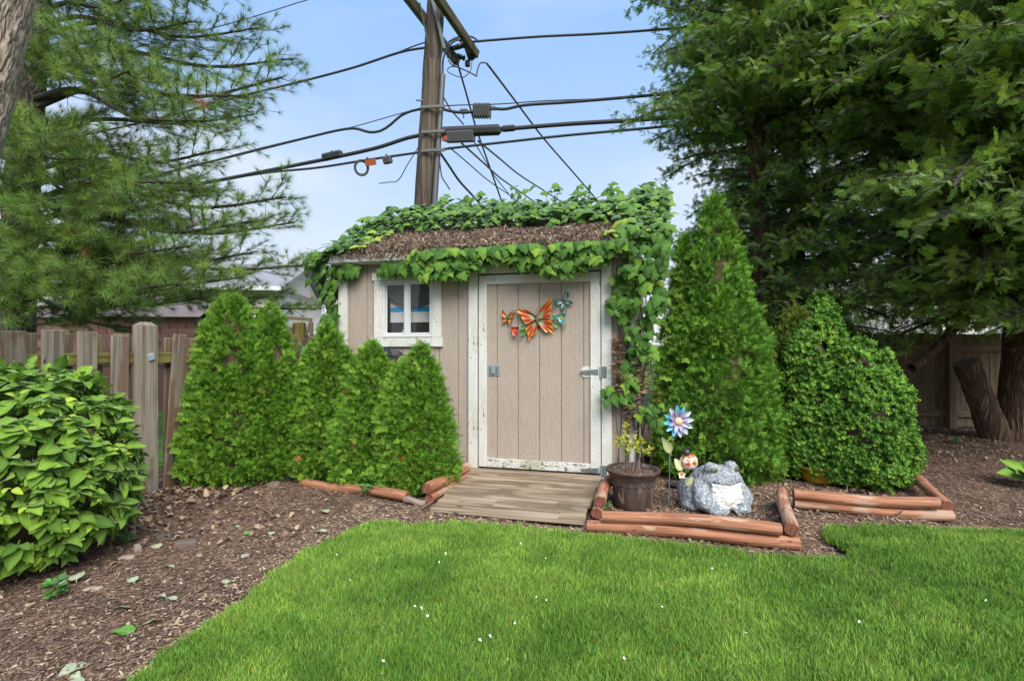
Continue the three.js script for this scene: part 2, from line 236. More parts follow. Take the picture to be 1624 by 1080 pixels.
{ // sheathing behind the boards, with the window and door openings left free
  const z0 = -.05, z1 = -.012, m = M.siding;
  B('wall_sheathing', L0, wx0, .02, EAVE, z0, z1, m, shed); B('wall_sheathing', wx0, wx1, .02, wy0, z0, z1, m, shed); B('wall_sheathing', wx0, wx1, wy1, EAVE, z0, z1, m, shed); B('wall_sheathing', wx1, -.008, .02, EAVE, z0, z1, m, shed); B('wall_sheathing', -.008, 1.148, 1.885, EAVE, z0, z1, m, shed); B('wall_sheathing', 1.148, L1, .02, EAVE, z0, z1, m, shed);
  const gr = [L0, -1.385, -1.19, -.994, -.799, -.604, -.408, -.213, -.02], boards = [];
  for (let i = 0; i < gr.length - 1; i++) {
    const a = gr[i] + .004, b = gr[i + 1] - .004, over = b > wx0 - .06 && a < wx1 + .06;
    if (!over) boards.push([a, b, .03, EAVE]); else { boards.push([a, b, .03, 1.25], [a, b, 1.9, EAVE]); if (a < wx0 - .02) boards.push([a, wx0 - .02, 1.25, 1.9]); if (b > wx1 + .02) boards.push([wx1 + .02, b, 1.25, 1.9]); }
  }
  boards.push([1.16, 1.355, .03, EAVE], [1.363, L1, .03, EAVE]);
  for (const [a, b, c, d] of boards) if (b - a > .015) B('siding_board', a, b, c, d, -.012, 0, m, shed);
  // side and back walls with gables
  for (const [x, zz] of [[L0, 1], [L1 - .04, 1]]) { const sh = new THREE.Shape([[0, .02], [DEP - .05, .02], [DEP - .05, EAVE - .02], [DEP / 2, RIDGE - .06], [0, EAVE - .02]].map((p) => new THREE.Vector2(...p))), g = new THREE.ExtrudeGeometry(sh, { depth: .04, bevelEnabled: false }); g.rotateY(Math.PI / 2); g.translate(x, 0, -.051); mesh('side_wall', uvm(g, 'y'), m, shed); }
  B('back_wall', L0 + .04, L1 - .04, .02, EAVE, -DEP, -DEP + .04, m, shed); B('floor', L0 + .04, L1 - .04, .02, .06, -DEP + .04, -.052, M.deck, shed, 'x');
  // roof: sheets, fascia, rafters
  const ov = .13, slope = Math.atan2(RIDGE - EAVE - .06, ov - RIDGEZ), len = Math.hypot(RIDGE - EAVE - .06, ov - RIDGEZ);
  const rm = S(pair(256, 256, (u, v) => { const a = fb2(u * 40, v * 40, 3, 3), b = fb2(u * 6, v * 6, 8, 3, 6); return [...mixc([.2, .16, .13], [.4, .33, .27], a * .6 + b * .4), a]; }, [.7, .7]), { bumpScale: .006, roughness: 1 });
  for (const s of [1, -1]) { const g = box(1.56 - -1.53 - .11, .03, len, 'x', .003); g.translate(0, .015, 0); g.rotateX(s * slope); g.translate(-.05, (EAVE + .06 + RIDGE) / 2, s > 0 ? (ov + RIDGEZ) / 2 : RIDGEZ - (ov - RIDGEZ) / 2); mesh('roof_slope', g, rm, shed); }
  B('fascia', -1.525, 1.428, EAVE, EAVE + .075, ov, ov + .02, M.whiteFascia, shed, 'x'); B('soffit', -1.52, 1.42, EAVE - .012, EAVE - .001, .004, ov - .002, M.white, shed, 'x');
}
B('corner_trim', L0 - .012, -1.406, .03, EAVE - .014, .001, .022, M.white, shed); B('corner_trim', 1.385, L1 + .012, .03, EAVE - .014, .001, .022, M.white, shed);
B('corner_trim', L1 + .001, L1 + .02, .03, EAVE - .014, -.09, 0, M.white, shed);
B('door_post', -.103, -.012, .03, 1.96, .001, .024, M.white, shed); B('door_post', 1.148, 1.238, .03, EAVE - .014, .001, .024, M.white, shed);
B('door_header', -.01, 1.146, 1.887, 2.01, .001, .02, M.white, shed, 'x');
{ // window
  const w = new THREE.Group(); w.name = 'window'; shed.add(w);
  B('trim', -1.122, -.3645, wy1 + .002, 1.936, .001, .026, M.white, w, 'x'); B('trim', -1.1, wx0, 1.29, wy1, .001, .022, M.white, w); B('trim', wx1, -.382, 1.29, wy1, .001, .022, M.white, w); B('sill', -1.128, -.366, 1.2, 1.287, .001, .032, M.white, w, 'x');
  const fz0 = -.03, fz1 = .012; B('frame', wx0 + .001, wx0 + .022, wy0, wy1, fz0, fz1, M.aluminium, w); B('frame', wx1 - .022, wx1 - .001, wy0, wy1, fz0, fz1, M.aluminium, w); B('frame', wx0 + .023, wx1 - .023, wy1 - .02, wy1 - .001, fz0, fz1, M.aluminium, w, 'x'); B('frame', wx0 + .023, wx1 - .023, wy0 + .001, wy0 + .026, fz0, fz1, M.aluminium, w, 'x');
  const mid = -.752, bb = M.aluminium; B('mullion', mid - .024, mid + .024, wy0 + .027, wy1 - .021, -.02, .006, bb, w);
  // left sliding sash sits further back with its own thin frame
  for (const [a, b, z] of [[wx0 + .023, mid - .025, -.024], [mid + .025, wx1 - .023, -.012]]) {
    const s = .014; B('sash', a, a + s, wy0 + .027, wy1 - .021, z, z + .012, bb, w); B('sash', b - s, b, wy0 + .027, wy1 - .021, z, z + .012, bb, w); B('sash', a + s + .001, b - s - .001, wy0 + .027, wy0 + .045, z, z + .012, bb, w, 'x'); B('sash', a + s + .001, b - s - .001, wy1 - .042, wy1 - .021, z, z + .012, bb, w, 'x');
    const pg = new THREE.PlaneGeometry(b - a - 2 * s - .002, wy1 - wy0 - .092); pg.translate((a + b) / 2, (wy0 + wy1) / 2 + .001, z + .005); mesh('pane', pg, M.glass, w);
  }
}
{ // things seen through the window
  const shelf = thing('storage_shelf', 'plain shelf standing inside the shed behind the window', 'shelf', W_(-.72, .06, -.27), TURN);
  B('board', -.5, .5, 1.19, 1.215, -.2, .19, M.deck, shelf, 'x'); for (const x of [-.48, .48]) B('leg', x - .02, x + .02, 0, 1.188, -.02, .02, M.deck, shelf);
  const tub = thing('storage_box', 'white box with a blue stripe behind the shed window', 'box', W_(-.74, 1.275, -.21), TURN);
  B('side', -.27, .24, .17, .42, -.09, .06, plain(.7, .67, .64), tub, 'x'); B('stripe', -.272, .242, .28, .325, .061, .064, plain(.02, .3, .6), tub, 'x'); B('base', -.26, .23, 0, .169, -.09, .05, M.dark, tub, 'x');
  const drum = thing('round_tray', 'dark round tray leaning behind the window glass', 'tray', W_(-.74, 1.57, -.11), TURN); { const g = new THREE.LatheGeometry([[0, .012], [.2, .012], [.235, .018], [.25, .01], [.25, -.01], [0, -.012]].map((p) => new THREE.Vector2(...p)), 32); g.rotateX(Math.PI / 2); g.scale(1.15, .72, 1); g.translate(0, .21, 0); mesh('disc', g, plain(.09, .088, .085), drum); }
  const bt = thing('spray_bottle', 'small pale bottle standing inside the shed window', 'bottle', W_(-.84, 1.275, -.1), TURN); mesh('bottle', new THREE.LatheGeometry([[0, 0], [.018, 0], [.02, .01], [.02, .06], [.009, .08], [.009, .095], [0, .095]].map((p) => new THREE.Vector2(...p)), 14), plain(.45, .45, .43), bt);
  const tp = thing('teal_carton', 'teal carton behind the right window pane', 'carton', W_(-.56, 1.66, -.16), TURN); B('carton', 0, .1, 0, .17, -.04, .04, plain(.05, .3, .38), tp); B('flap', .002, .098, .171, .18, -.03, .03, plain(.1, .36, .42), tp, 'x');
}
{ // door
  const d = new THREE.Group(); d.name = 'door'; shed.add(d);
  const gr = [.0, .175, .378, .581, .784, .987, 1.14]; B('backing', .002, 1.138, .072, 1.872, -.045, -.014, M.siding, d);
  for (let i = 0; i < 6; i++) B('siding_board', gr[i] + (i ? .0035 : .002), gr[i + 1] - (i < 5 ? .0035 : .002), .075, 1.87, -.0135, -.002, M.siding, d);
  B('stile', 0, .078, .075, 1.872, 0, .02, M.white, d); B('stile', 1.05, 1.14, .075, 1.872, 0, .02, M.white, d); B('rail', .079, 1.049, 1.786, 1.872, 0, .0195, M.white, d, 'x'); B('rail', .079, 1.049, .075, .158, 0, .0205, M.whiteWorn, d, 'x');
  // latch
  const la = new THREE.Group(); la.name = 'latch'; d.add(la); const lx = .09, ly = .928;
  B('plate', lx, lx + .115, ly, ly + .1, .0005, .006, M.zinc, la); B('recess', lx + .012, lx + .1, ly + .014, ly + .086, .0062, .008, M.zincDark, la); B('paddle', lx + .03, lx + .072, ly + .018, ly + .082, .0085, .022, M.zinc, la);
  // strap hinges
  for (const [y, hy] of [[.975, 1], [.1, 0]]) {
    const h = new THREE.Group(); h.name = 'hinge'; d.add(h);
    if (hy) { const sh = new THREE.Shape(); sh.moveTo(1.06, -.048); sh.lineTo(.985, -.048); sh.quadraticCurveTo(.94, 0, .985, .048); sh.lineTo(1.06, .048); const g = new THREE.ExtrudeGeometry(sh, { depth: .008, bevelEnabled: false }); g.translate(0, y, -.0015); mesh('backer', uvm(g), M.white, h); }
    const st = new THREE.Shape([[.965, -.01], [1.12, -.026], [1.12, .026], [.965, .01]].map((p) => new THREE.Vector2(...p))), g = new THREE.ExtrudeGeometry(st, { depth: .004, bevelEnabled: false }); g.translate(0, y, .0212); mesh('strap', uvm(g), M.zincDark, h);
    const kn = new THREE.CylinderGeometry(.008, .008, .1, 10); kn.translate(1.143, y, .03); mesh('knuckle', kn, M.zinc, h); B('leaf', 1.152, 1.195, y - .05, y + .05, .0245, .029, M.zincDark, h);
    for (const [bx, by] of [[1.0, 0], [1.05, .006], [1.1, -.006], [1.172, .03], [1.172, -.03]]) { const s = new THREE.CylinderGeometry(.005, .005, .004, 8); s.rotateX(Math.PI / 2); s.translate(bx, y + by, bx > 1.14 ? .031 : .027); mesh('screw', s, M.zinc, h); }
  }
  const th = new THREE.CylinderGeometry(.007, .007, .1, 10); th.translate(1.144, 1.8, .028); mesh('hinge', th, M.zincDark, d);
}
{ // sloping plank ramp in front of the door
  const r = rng(31), deck = thing('wooden_ramp', 'weathered plank ramp in front of the shed door', 'ramp', SHED, TURN), n = 7, w = 1.2 / n;
  for (let i = 0; i < n; i++) { const t = i / (n - 1), z = .05 + w * (i + .5), y = lerp(.05, .022, t) + r() * .008, x0 = lerp(-.085, .04, t) + (r() - .5) * .02, x1 = 1.15 + (r() - .5) * .02, g = box(x1 - x0, .036, w - .019, 'x', .008); g.rotateX((r() - .5) * .05 + .022); g.rotateY((r() - .5) * .004); g.translate((x0 + x1) / 2, y, z); mesh('plank', g, M.deck, deck); }
  for (const x of [.1, .6, 1.08]) B('bearer', x - .03, x + .03, -.03, .003, .08, 1.2, M.deck, deck, 'z');
}
// ------------------------------------------------------------------ wall art on the door
{
  const k = .000545, art = thing('butterfly_wall_art', 'painted metal butterflies and flowers wall art hung on the shed door', 'wall art', W_(.556, 1.492, .016), TURN);
  const P = (x, y, z = 0) => [(x - 756) * k, -(y - 540) * k, z];
  const metal = new THREE.MeshPhysicalMaterial({ vertexColors: true, side: THREE.DoubleSide, roughness: .35, metalness: .25 }), wire = plain(.10, .16, .09, { roughness: .45, metalness: .4 });
  const ramp = (cols, t) => { const n = cols.length - 1, f = clamp(t, 0, 1) * n, i = Math.min(n - 1, Math.floor(f)); return mixc(cols[i], cols[i + 1], f - i); };
  function wing(name, root, out, cols, ribs, parent, lift = .02) { // a ribbed sheet fanning from the root
    const t = new Tri(), R = 7, pts = []; for (let i = 0; i < out.length - 1; i++) for (let j = 0; j < 4; j++) pts.push([lerp(out[i][0], out[i + 1][0], j / 4), lerp(out[i][1], out[i + 1][1], j / 4)]); pts.push(out[out.length - 1]);
    const N = pts.length, at = (i, j) => { const f = j / R, rb = Math.sin(i / (N - 1) * Math.PI * 2 * ribs) * .5 + .5; return P(lerp(root[0], pts[i][0], f), lerp(root[1], pts[i][1], f), lift * f + rb * .005 * f); };
    const cl = (i, j) => { const rb = Math.sin(i / (N - 1) * Math.PI * 2 * ribs) * .5 + .5; const c = ramp(cols, j / R); return mixc([c[0] * .35, c[1] * .22, c[2] * .2], c, j / R < .3 ? .6 + rb * .4 : rb); };
    for (let i = 0; i < N - 1; i++) for (let j = 0; j < R; j++) t.q(at(i, j), at(i + 1, j), at(i + 1, j + 1), at(i, j + 1), cl(i, j), cl(i + 1, j), cl(i + 1, j + 1), cl(i, j + 1));
    return mesh(name, t.geo(true), metal, parent);
  }
  const big = new THREE.Group(); big.name = 'large_butterfly'; art.add(big);
  const fire = [[.16, .42, .26], [.18, .45, .27], [.35, .42, .18], [.62, .09, .02], [.6, .075, .015], [.68, .16, .02], [.75, .38, .03]];
  wing('wing', [775, 600], [[790, 540], [835, 440], [880, 385], [960, 300], [1010, 270], [1032, 320], [1030, 420], [1005, 500], [1012, 575], [940, 590], [860, 605], [800, 615]], fire, 8, big);
  wing('wing', [760, 600], [[758, 570], [700, 520], [610, 460], [520, 440], [430, 435], [450, 490], [500, 560], [530, 630], [570, 690], [640, 680], [690, 650], [755, 612]], fire, 7, big);
  wing('wing', [790, 640], [[805, 622], [880, 605], [960, 600], [1010, 625], [1030, 690], [1045, 770], [1075, 850], [1000, 825], [940, 835], [880, 800], [830, 730], [795, 680]], fire, 7, big);
  wing('wing', [768, 640], [[755, 630], [690, 665], [620, 710], [585, 770], [590, 830], [625, 880], [620, 965], [655, 965], [675, 895], [740, 870], [775, 810], [780, 720], [775, 660]], fire, 8, big);
  { const g = new THREE.SphereGeometry(1, 12, 10); g.scale(.014, .055, .014); g.rotateZ(.18); g.translate(...P(778, 640, .012)); const h = new THREE.SphereGeometry(.013, 10, 8); h.translate(...P(762, 560, .014)); mesh('body', flat([g, h]), plain(.16, .06, .02, { roughness: .4 }), big); }
  for (const pts of [[[758, 555], [720, 490], [670, 430], [615, 425]], [[764, 550], [768, 480], [790, 410], [850, 380]]]) mesh('antenna', tube(pts.map(([x, y]) => V(...P(x, y, .012))), .0014, 14, 5), wire, big);
  const small = (name, root, wings, cols) => { const g = new THREE.Group(); g.name = name; art.add(g); for (const w of wings) wing('wing', root, w, cols, 3, g, .012); const b = new THREE.SphereGeometry(1, 10, 8); b.scale(.006, .024, .006); b.translate(...P(root[0], root[1], .01)); mesh('body', b, plain(.03, .06, .05, { roughness: .4 }), g); };
  small('small_butterfly', [262, 582], [[[255, 560], [215, 520], [190, 450], [160, 455], [165, 520], [175, 580], [255, 585]], [[255, 590], [180, 590], [165, 660], [190, 680], [230, 660], [262, 620]], [[268, 570], [290, 510], [350, 490], [405, 495], [385, 550], [340, 590], [270, 590]], [[266, 595], [340, 600], [345, 650], [325, 700], [290, 670], [266, 620]]], [[.05, .3, .13], [.12, .38, .1], [.62, .3, .02], [.66, .2, .02], [.4, .08, .04]]);
  small('small_butterfly', [1228, 320], [[[1222, 310], [1225, 240], [1245, 180], [1265, 150], [1310, 190], [1315, 240], [1280, 290], [1235, 318]], [[1235, 322], [1300, 320], [1345, 310], [1385, 370], [1310, 385], [1260, 350]], [[1222, 322], [1160, 290], [1060, 290], [1080, 340], [1140, 385], [1200, 350]], [[1226, 330], [1175, 370], [1180, 430], [1215, 490], [1250, 430], [1245, 370]]], [[.1, .28, .22], [.2, .42, .36], [.42, .52, .46], [.06, .28, .24], [.03, .16, .14]]);
  const flower = (x, y, cols, petals) => { const g = new THREE.Group(); g.name = 'flower'; art.add(g); for (const [a, l, w] of petals) { const t = new Tri(), N = 8; let prev = null; const ca = Math.cos(a), sa = Math.sin(a), pt = (u, v, z) => P(x + ca * u - sa * v, y - sa * u - ca * v, z); for (let i = 0; i <= N; i++) { const q = i / N, u = q * l, v = Math.sin(Math.PI * Math.pow(q, .8)) * w, cur = [pt(u, -v, .012 + .022 * q), pt(u, 0, .004 + .018 * q), pt(u, v, .012 + .022 * q), ramp(cols, q)]; if (prev) t.q(prev[0], cur[0], cur[1], prev[1], prev[3], cur[3], cur[3], prev[3]).q(prev[1], cur[1], cur[2], prev[2], prev[3], cur[3], cur[3], prev[3]); prev = cur; } mesh('petal', t.geo(true), metal, g); } const s = new THREE.SphereGeometry(.008, 8, 6); s.translate(...P(x, y, .018)); mesh('centre', s, plain(.6, .36, .04), g); };
  flower(395, 800, [[.5, .1, .03], [.42, .03, .02], [.55, .1, .07]], [[.7, 95, 42], [2.5, 95, 42], [-1.6, 110, 48]]); flower(1185, 595, [[.5, .45, .05], [.02, .3, .33], [.04, .4, .5]], [[.8, 95, 45], [2.7, 95, 42], [-1.3, 105, 50]]);
  for (const [x, y, a, l] of [[480, 760, .2, 100], [500, 890, .9, 100], [1020, 610, .5, 90], [1060, 680, -.8, 100]]) { const t = new Tri(), N = 8; let prev = null; const ca = Math.cos(a), sa = Math.sin(a), pt = (u, v, z) => P(x + ca * u - sa * v, y - sa * u - ca * v, z); for (let i = 0; i <= N; i++) { const q = i / N, u = q * l, v = Math.sin(Math.PI * q) * 34, c = ramp([[.04, .2, .04], [.12, .34, .05], [.3, .42, .1]], Math.abs(q - .3) * 1.4), cur = [pt(u, -v, .012), pt(u, 0, .004), pt(u, v, .012), c]; if (prev) t.q(prev[0], cur[0], cur[1], prev[1], prev[3], cur[3], cur[3], prev[3]).q(prev[1], cur[1], cur[2], prev[2], prev[3], cur[3], cur[3], prev[3]); prev = cur; } mesh('leaf', t.geo(true), metal, art); }
  const scroll = (pts) => mesh('scroll', tube(pts.map(([x, y]) => V(...P(x, y, .008))), .0026, pts.length * 5, 6), wire, art), spiral = (cx, cy, r, a0, dir) => { const o = []; for (let i = 0; i <= 16; i++) { const q = i / 16, a = a0 + dir * q * 8.5; o.push([cx + Math.cos(a) * r * (1 - q * .85), cy + Math.sin(a) * r * (1 - q * .85)]); } return o; };
  scroll([[275, 540], [310, 490], [370, 462], [440, 468], [520, 480]]); scroll([[262, 620], [280, 700], [330, 760], [390, 800]]); scroll([[420, 850], [500, 800], [580, 765], [680, 690]]); scroll([[1000, 300], [1070, 270], [1150, 265], [1215, 310]]); scroll([[1240, 330], [1275, 420], [1265, 510], [1210, 590]]); scroll([[960, 665], [1060, 655], [1180, 655]]);
  scroll(spiral(450, 585, 52, 0, 1)); scroll([[420, 850], ...spiral(468, 935, 56, 3.4, -1)]); scroll(spiral(1062, 412, 52, .3, 1)); scroll([[1250, 690], ...spiral(1205, 755, 48, -.2, 1)]);
}
// ------------------------------------------------------------------ fences
{ // side fence: boards on both faces of the rails, running back along the bed
  const fence = thing('board_fence', 'weathered grey shadowbox board fence beside the leafy bush', 'fence', V(-2.93, 0, -4.3), 0), r = rng(71);
  const dir = V(.259, 0, -.966), nrm = V(.966, 0, .259), yaw = Math.atan2(.966, .259) ; // board width runs along dir
  const put = (name, t, n, w, h0, h1, d, m, lean = 0, tw = 0, pointed = 0) => {
    let g; if (pointed) { const x = w / 2, z = d / 2, pts = []; for (const [y, s] of [[h0, 1], [h1 - .03, 1], [h1, .45]]) for (const a of [-1, 1]) for (const b of [-1, 1]) pts.push(V(a * x * s, y, b * z * s)); g = uvm(new ConvexGeometry(pts), 'y', boxSeed++ * .137); } else { g = box(w, h1 - h0, d, 'y', .005); g.translate(0, (h0 + h1) / 2, 0); }
    g.translate(0, 0, 0); g.rotateZ(lean); g.rotateY(yaw + tw); const p = dir.clone().multiplyScalar(t).addScaledVector(nrm, n); g.translate(p.x, 0, p.z); return mesh(name, g, m, fence);
  };
  const tOf = (Z) => (Z - 4.3) / .966;
  for (const Z of [2.7, 2.94, 3.16, 3.386, 3.60, 3.815, 4.04]) put('board', tOf(Z), .045, .14, .04, 1.3 + (r() - .5) * .03, .018, r() < .5 ? M.fence : M.fence2, (r() - .5) * .02, (r() - .5) * .05);
  put('board', tOf(4.46), .05, .135, .03, 1.31, .018, M.fence2, -.075, .04); put('board', tOf(4.62), .045, .135, .05, 1.28, .018, M.fence2, .015);
  for (const Z of [4.86, 5.08, 5.3, 5.52, 5.74, 5.96, 6.18]) put('board', tOf(Z), .045, .14, .04, 1.3 + (r() - .5) * .03, .018, M.fence2, (r() - .5) * .02);
  for (const Z of [2.82, 3.05, 3.27, 3.49, 3.71, 3.925, 4.13, 4.36, 4.56, 4.75, 4.97, 5.19, 5.41, 5.63, 5.85, 6.07]) put('back_board', tOf(Z), -.05, .14, .05, 1.29 + (r() - .5) * .04, .018, M.fenceBrown, (r() - .5) * .02);
  put('post', tOf(4.25), .055, .135, 0, 1.395, .1, M.fence, .012, 0, 1); put('post', tOf(2.6), 0, .1, 0, 1.4, .1, M.fence, 0, 0, 1);
  for (const [y, m] of [[1.11, M.fenceLichen], [.14, M.fenceBrown]]) for (const [a, b] of [[2.65, 4.24], [4.255, 6.4]]) { const A = dir.clone().multiplyScalar(tOf(a)), Bq = dir.clone().multiplyScalar(tOf(b)); A.y = Bq.y = y; const l = A.distanceTo(Bq), g = box(l, .09, .038, 'x', .004); g.rotateY(yaw); g.translate((A.x + Bq.x) / 2, y, (A.z + Bq.z) / 2); mesh('rail', g, m, fence); }
  const st = mesh('bracket', box(.05, .05, .03), plain(.32, .42, .44, { roughness: .6 }), fence); { const p = dir.clone().multiplyScalar(tOf(4.24)).addScaledVector(nrm, .105); st.position.set(p.x, 1.12, p.z); st.rotation.set(0, yaw, .3); }
}
function backFence(name, label, a, b, n, h, m, drop = 0) {
  const f = thing(name, label, 'fence', a.clone().setY(0), 0), d = b.clone().sub(a).setY(0), L = d.length(), yaw = -Math.atan2(d.z, d.x), r = rng(n * 13 + 5); d.normalize();
  for (let i = 0; i < n; i++) { const t = (i + .5) / n * L, hh = h + (r() - .5) * .04 - drop * Math.sin(i / n * 3), g = box(L / n - .004, hh - .03, .02, 'y', .004); g.rotateZ((r() - .5) * .012); g.translate(0, (hh + .03) / 2, 0); g.rotateY(yaw); g.translate(d.x * t, 0, d.z * t); mesh('board', g, m[Math.floor(r() * m.length)], f); }
  for (const y of [.22, h - .22]) { const g = box(L, .09, .04, 'x', .004); g.translate(L / 2, y, .032); g.rotateY(yaw); mesh('rail', g, m[0], f); }
  for (let t = 0; t < L; t += 2.2) { const g = box(.1, h + .12, .1, 'y', .01); g.translate(t, (h + .12) / 2, .08); g.rotateY(yaw); mesh('post', g, m[0], f); }
  return f;
}
backFence('back_fence', 'dark shaded board fence behind the cedar trunks', V(4.3, 0, -8.4), V(9.6, 0, -7.2), 36, 1.4, [M.fenceBrown]);
{ const f = backFence('corner_fence', 'short run of old boards and post behind the shed corner', V(-2.72, 0, -6.62), V(-1.5, 0, -6.75), 7, 1.32, [M.fenceBrown, M.fence2]); const g = box(.13, 1.5, .13, 'y', .02); g.translate(.13, .75, .1); mesh('post', g, M.fenceLichen, f); }
// ------------------------------------------------------------------ landscape timbers
{
  const r = rng(91); let k = 0;
  function log(label, a, b, rad, group, m = M.log, bend = .012) {
    const L = a.distanceTo(b), nS = 16, nR = 14, g = new THREE.CylinderGeometry(rad, rad, L, nR, nS), p = g.attributes.position, nz = ++k * 5.3;
    for (let i = 0; i < p.count; i++) { const x = p.getX(i), y = p.getY(i), z = p.getZ(i), q = y / L, f = 1 + (noise(x * 20, y * 5, z * 20 + nz) - .5) * .12 - .05 * sstep(.44, .5, Math.abs(q)); const sq = .94 + .06 * Math.abs(Math.sin(2 * Math.atan2(z, x))); p.setXYZ(i, x * f * sq + bend * Math.sin(q * 5 + nz), y, z * f * sq + bend * .5 * Math.cos(q * 4 + nz)); }
    g.computeVertexNormals(); const uv = uvm(g, 'y', nz * .01); const n0 = uv.attributes.position.count, side = [], caps = []; const idx = []; // split caps from the side
    const P = uv.attributes.position, A = V(0, 0, 0), Bq = V(0, 0, 0), Cq = V(0, 0, 0); const pick = (want) => { const o = { position: [], normal: [], uv: [] }; for (let i = 0; i < n0; i += 3) { A.fromBufferAttribute(P, i); Bq.fromBufferAttribute(P, i + 1); Cq.fromBufferAttribute(P, i + 2); const n = Bq.clone().sub(A).cross(Cq.clone().sub(A)).normalize(); if ((Math.abs(n.y) > .8) === want) for (const at of Object.keys(o)) { const src = uv.attributes[at]; for (let j = 0; j < 3; j++) for (let c = 0; c < src.itemSize; c++) o[at].push(src.array[(i + j) * src.itemSize + c]); } } const h = new THREE.BufferGeometry(); for (const at of Object.keys(o)) h.setAttribute(at, new THREE.Float32BufferAttribute(o[at], at === 'uv' ? 2 : 3)); return h; };
    const t = thing('landscape_timber', label, 'timber', a.clone().add(b).multiplyScalar(.5), 0, group); const q = new THREE.Quaternion().setFromUnitVectors(V(0, 1, 0), b.clone().sub(a).normalize());
    const s = mesh('log', pick(false), m, t), e = mesh('cut_end', pick(true), M.logEnd, t); s.quaternion.copy(q); e.quaternion.copy(q); return t;
  }
  const grp = 'red brown landscape timbers';
  log('long red brown bottom timber below the stone frog', G(931, 833, .04), G(1266, 857, .04), .041, grp);
  log('worn red brown upper timber in front of the stone frog', G(953, 818, .118).add(V(.01, 0, -.02)), G(1240, 838, .118).add(V(0, 0, -.02)), .039, grp);
  log('red brown timber on end between the two right beds', G(1252, 838, .115), G(1240, 781, .115), .042, grp);
  log('red brown lower timber under the one between the two right beds', G(1254, 852, .035), G(1242, 792, .035), .038, grp);
  log('red brown upper front timber of the bed before the round hedge', G(1257, 784, .115), G(1488, 799, .115), .041, grp);
  log('red brown lower front timber of the bed before the round hedge', G(1258, 799, .04), G(1510, 817, .04), .039, grp);
  log('red brown side timber running back beside the round hedge', G(1504, 802, .1), G(1439, 749, .1), .042, grp);
  log('red brown timber running between the ramp and the plant pot', G(950, 793, .13), G(968, 758, .13), .042, grp);
  log('short red brown timber end under the one beside the plant pot', G(943, 812, .05), G(958, 778, .05), .04, grp);
  log('long cracked red brown timber before the small arborvitae', G(481, 763, .03), G(648, 790, .035), .041, grp, M.log, .02);
  log('upper red brown timber leaning along the left of the ramp', G(678, 776, .12), G(742, 739, .12), .044, grp);
  log('lower red brown timber along the left of the ramp', G(683, 792, .04), G(745, 750, .04), .042, grp);
  log('short grey weathered timber stub near the ramp corner', G(642, 793, .03), G(676, 796, .03), .026, grp, M.logGrey);
  log('red brown timber lying behind the hedge at the shed wall', G(693, 742, .06), G(738, 742, .06), .035, grp);
}
// ------------------------------------------------------------------ leaves and sprays
function ovateLeaf(L, Wd, fold, curl, wavy, seed) { // base at the origin, tip along +y, face +z
  const r = rng(seed), t = new Tri(), rows = 7, cols = [-1, -.5, 0, .5, 1], P = [];
  for (let i = 0; i <= rows; i++) { const q = i / rows, w = Wd * Math.pow(Math.sin(Math.PI * Math.pow(q, .78)), .85) * (q > .98 || q === 0 ? 0 : 1); P.push(cols.map((c) => [c * w, q * L - Math.abs(c) * w * .12, Math.abs(c) * w * fold - curl * L * q * q + Math.sin(q * 9 + c * 3 + seed) * wavy * Math.abs(c)])); }
  const cc = (c) => c === 0 ? [1.35, 1.22, 1.3] : Math.abs(c) === .5 ? [1, 1, 1] : [.96, .97, .95];
  for (let i = 0; i < rows; i++) for (let j = 0; j < 4; j++) t.q(P[i][j], P[i][j + 1], P[i + 1][j + 1], P[i + 1][j], cc(cols[j]), cc(cols[j + 1]), cc(cols[j + 1]), cc(cols[j]));
  const st = .0016; t.q([-st, -L * .18, -.004], [st, -L * .18, -.004], [st, .003, 0], [-st, .003, 0], [1.5, 1.3, 1.1]); return t.geo(true);
}
function ivyLeaf(L, seed) {
  const r = rng(seed), t = new Tri(), out = [[0, 0], [.22, -.1], [.40, .02], [.62, .2], [.50, .36], [.36, .46], [.34, .66], [.2, .82], [0, 1.08], [-.2, .82], [-.34, .66], [-.36, .46], [-.50, .36], [-.62, .2], [-.40, .02], [-.22, -.1]].map(([x, y]) => [x * L * (.92 + r() * .16), y * L * (.94 + r() * .12)]);
  const z = (x, y) => -.35 * (x * x) / L - .28 * y * y / L + .10 * Math.abs(x) + Math.sin(x * 60 + seed) * .0025, mid = [0, .38 * L, z(0, .38 * L) + .004];
  for (let i = 0; i < out.length; i++) { const a = out[i], b = out[(i + 1) % out.length], A = [...a, z(...a)], Bq = [...b, z(...b)], Am = [a[0] * .5, lerp(mid[1], a[1], .5), z(a[0] * .5, lerp(mid[1], a[1], .5)) + .003], Bm = [b[0] * .5, lerp(mid[1], b[1], .5), z(b[0] * .5, lerp(mid[1], b[1], .5)) + .003]; t.t(mid, Am, Bm, [1.25, 1.18, 1.2], W1, W1).q(Am, A, Bq, Bm, W1, [.92, .95, .9], [.92, .95, .9], W1); }
  return t.geo(true);
}
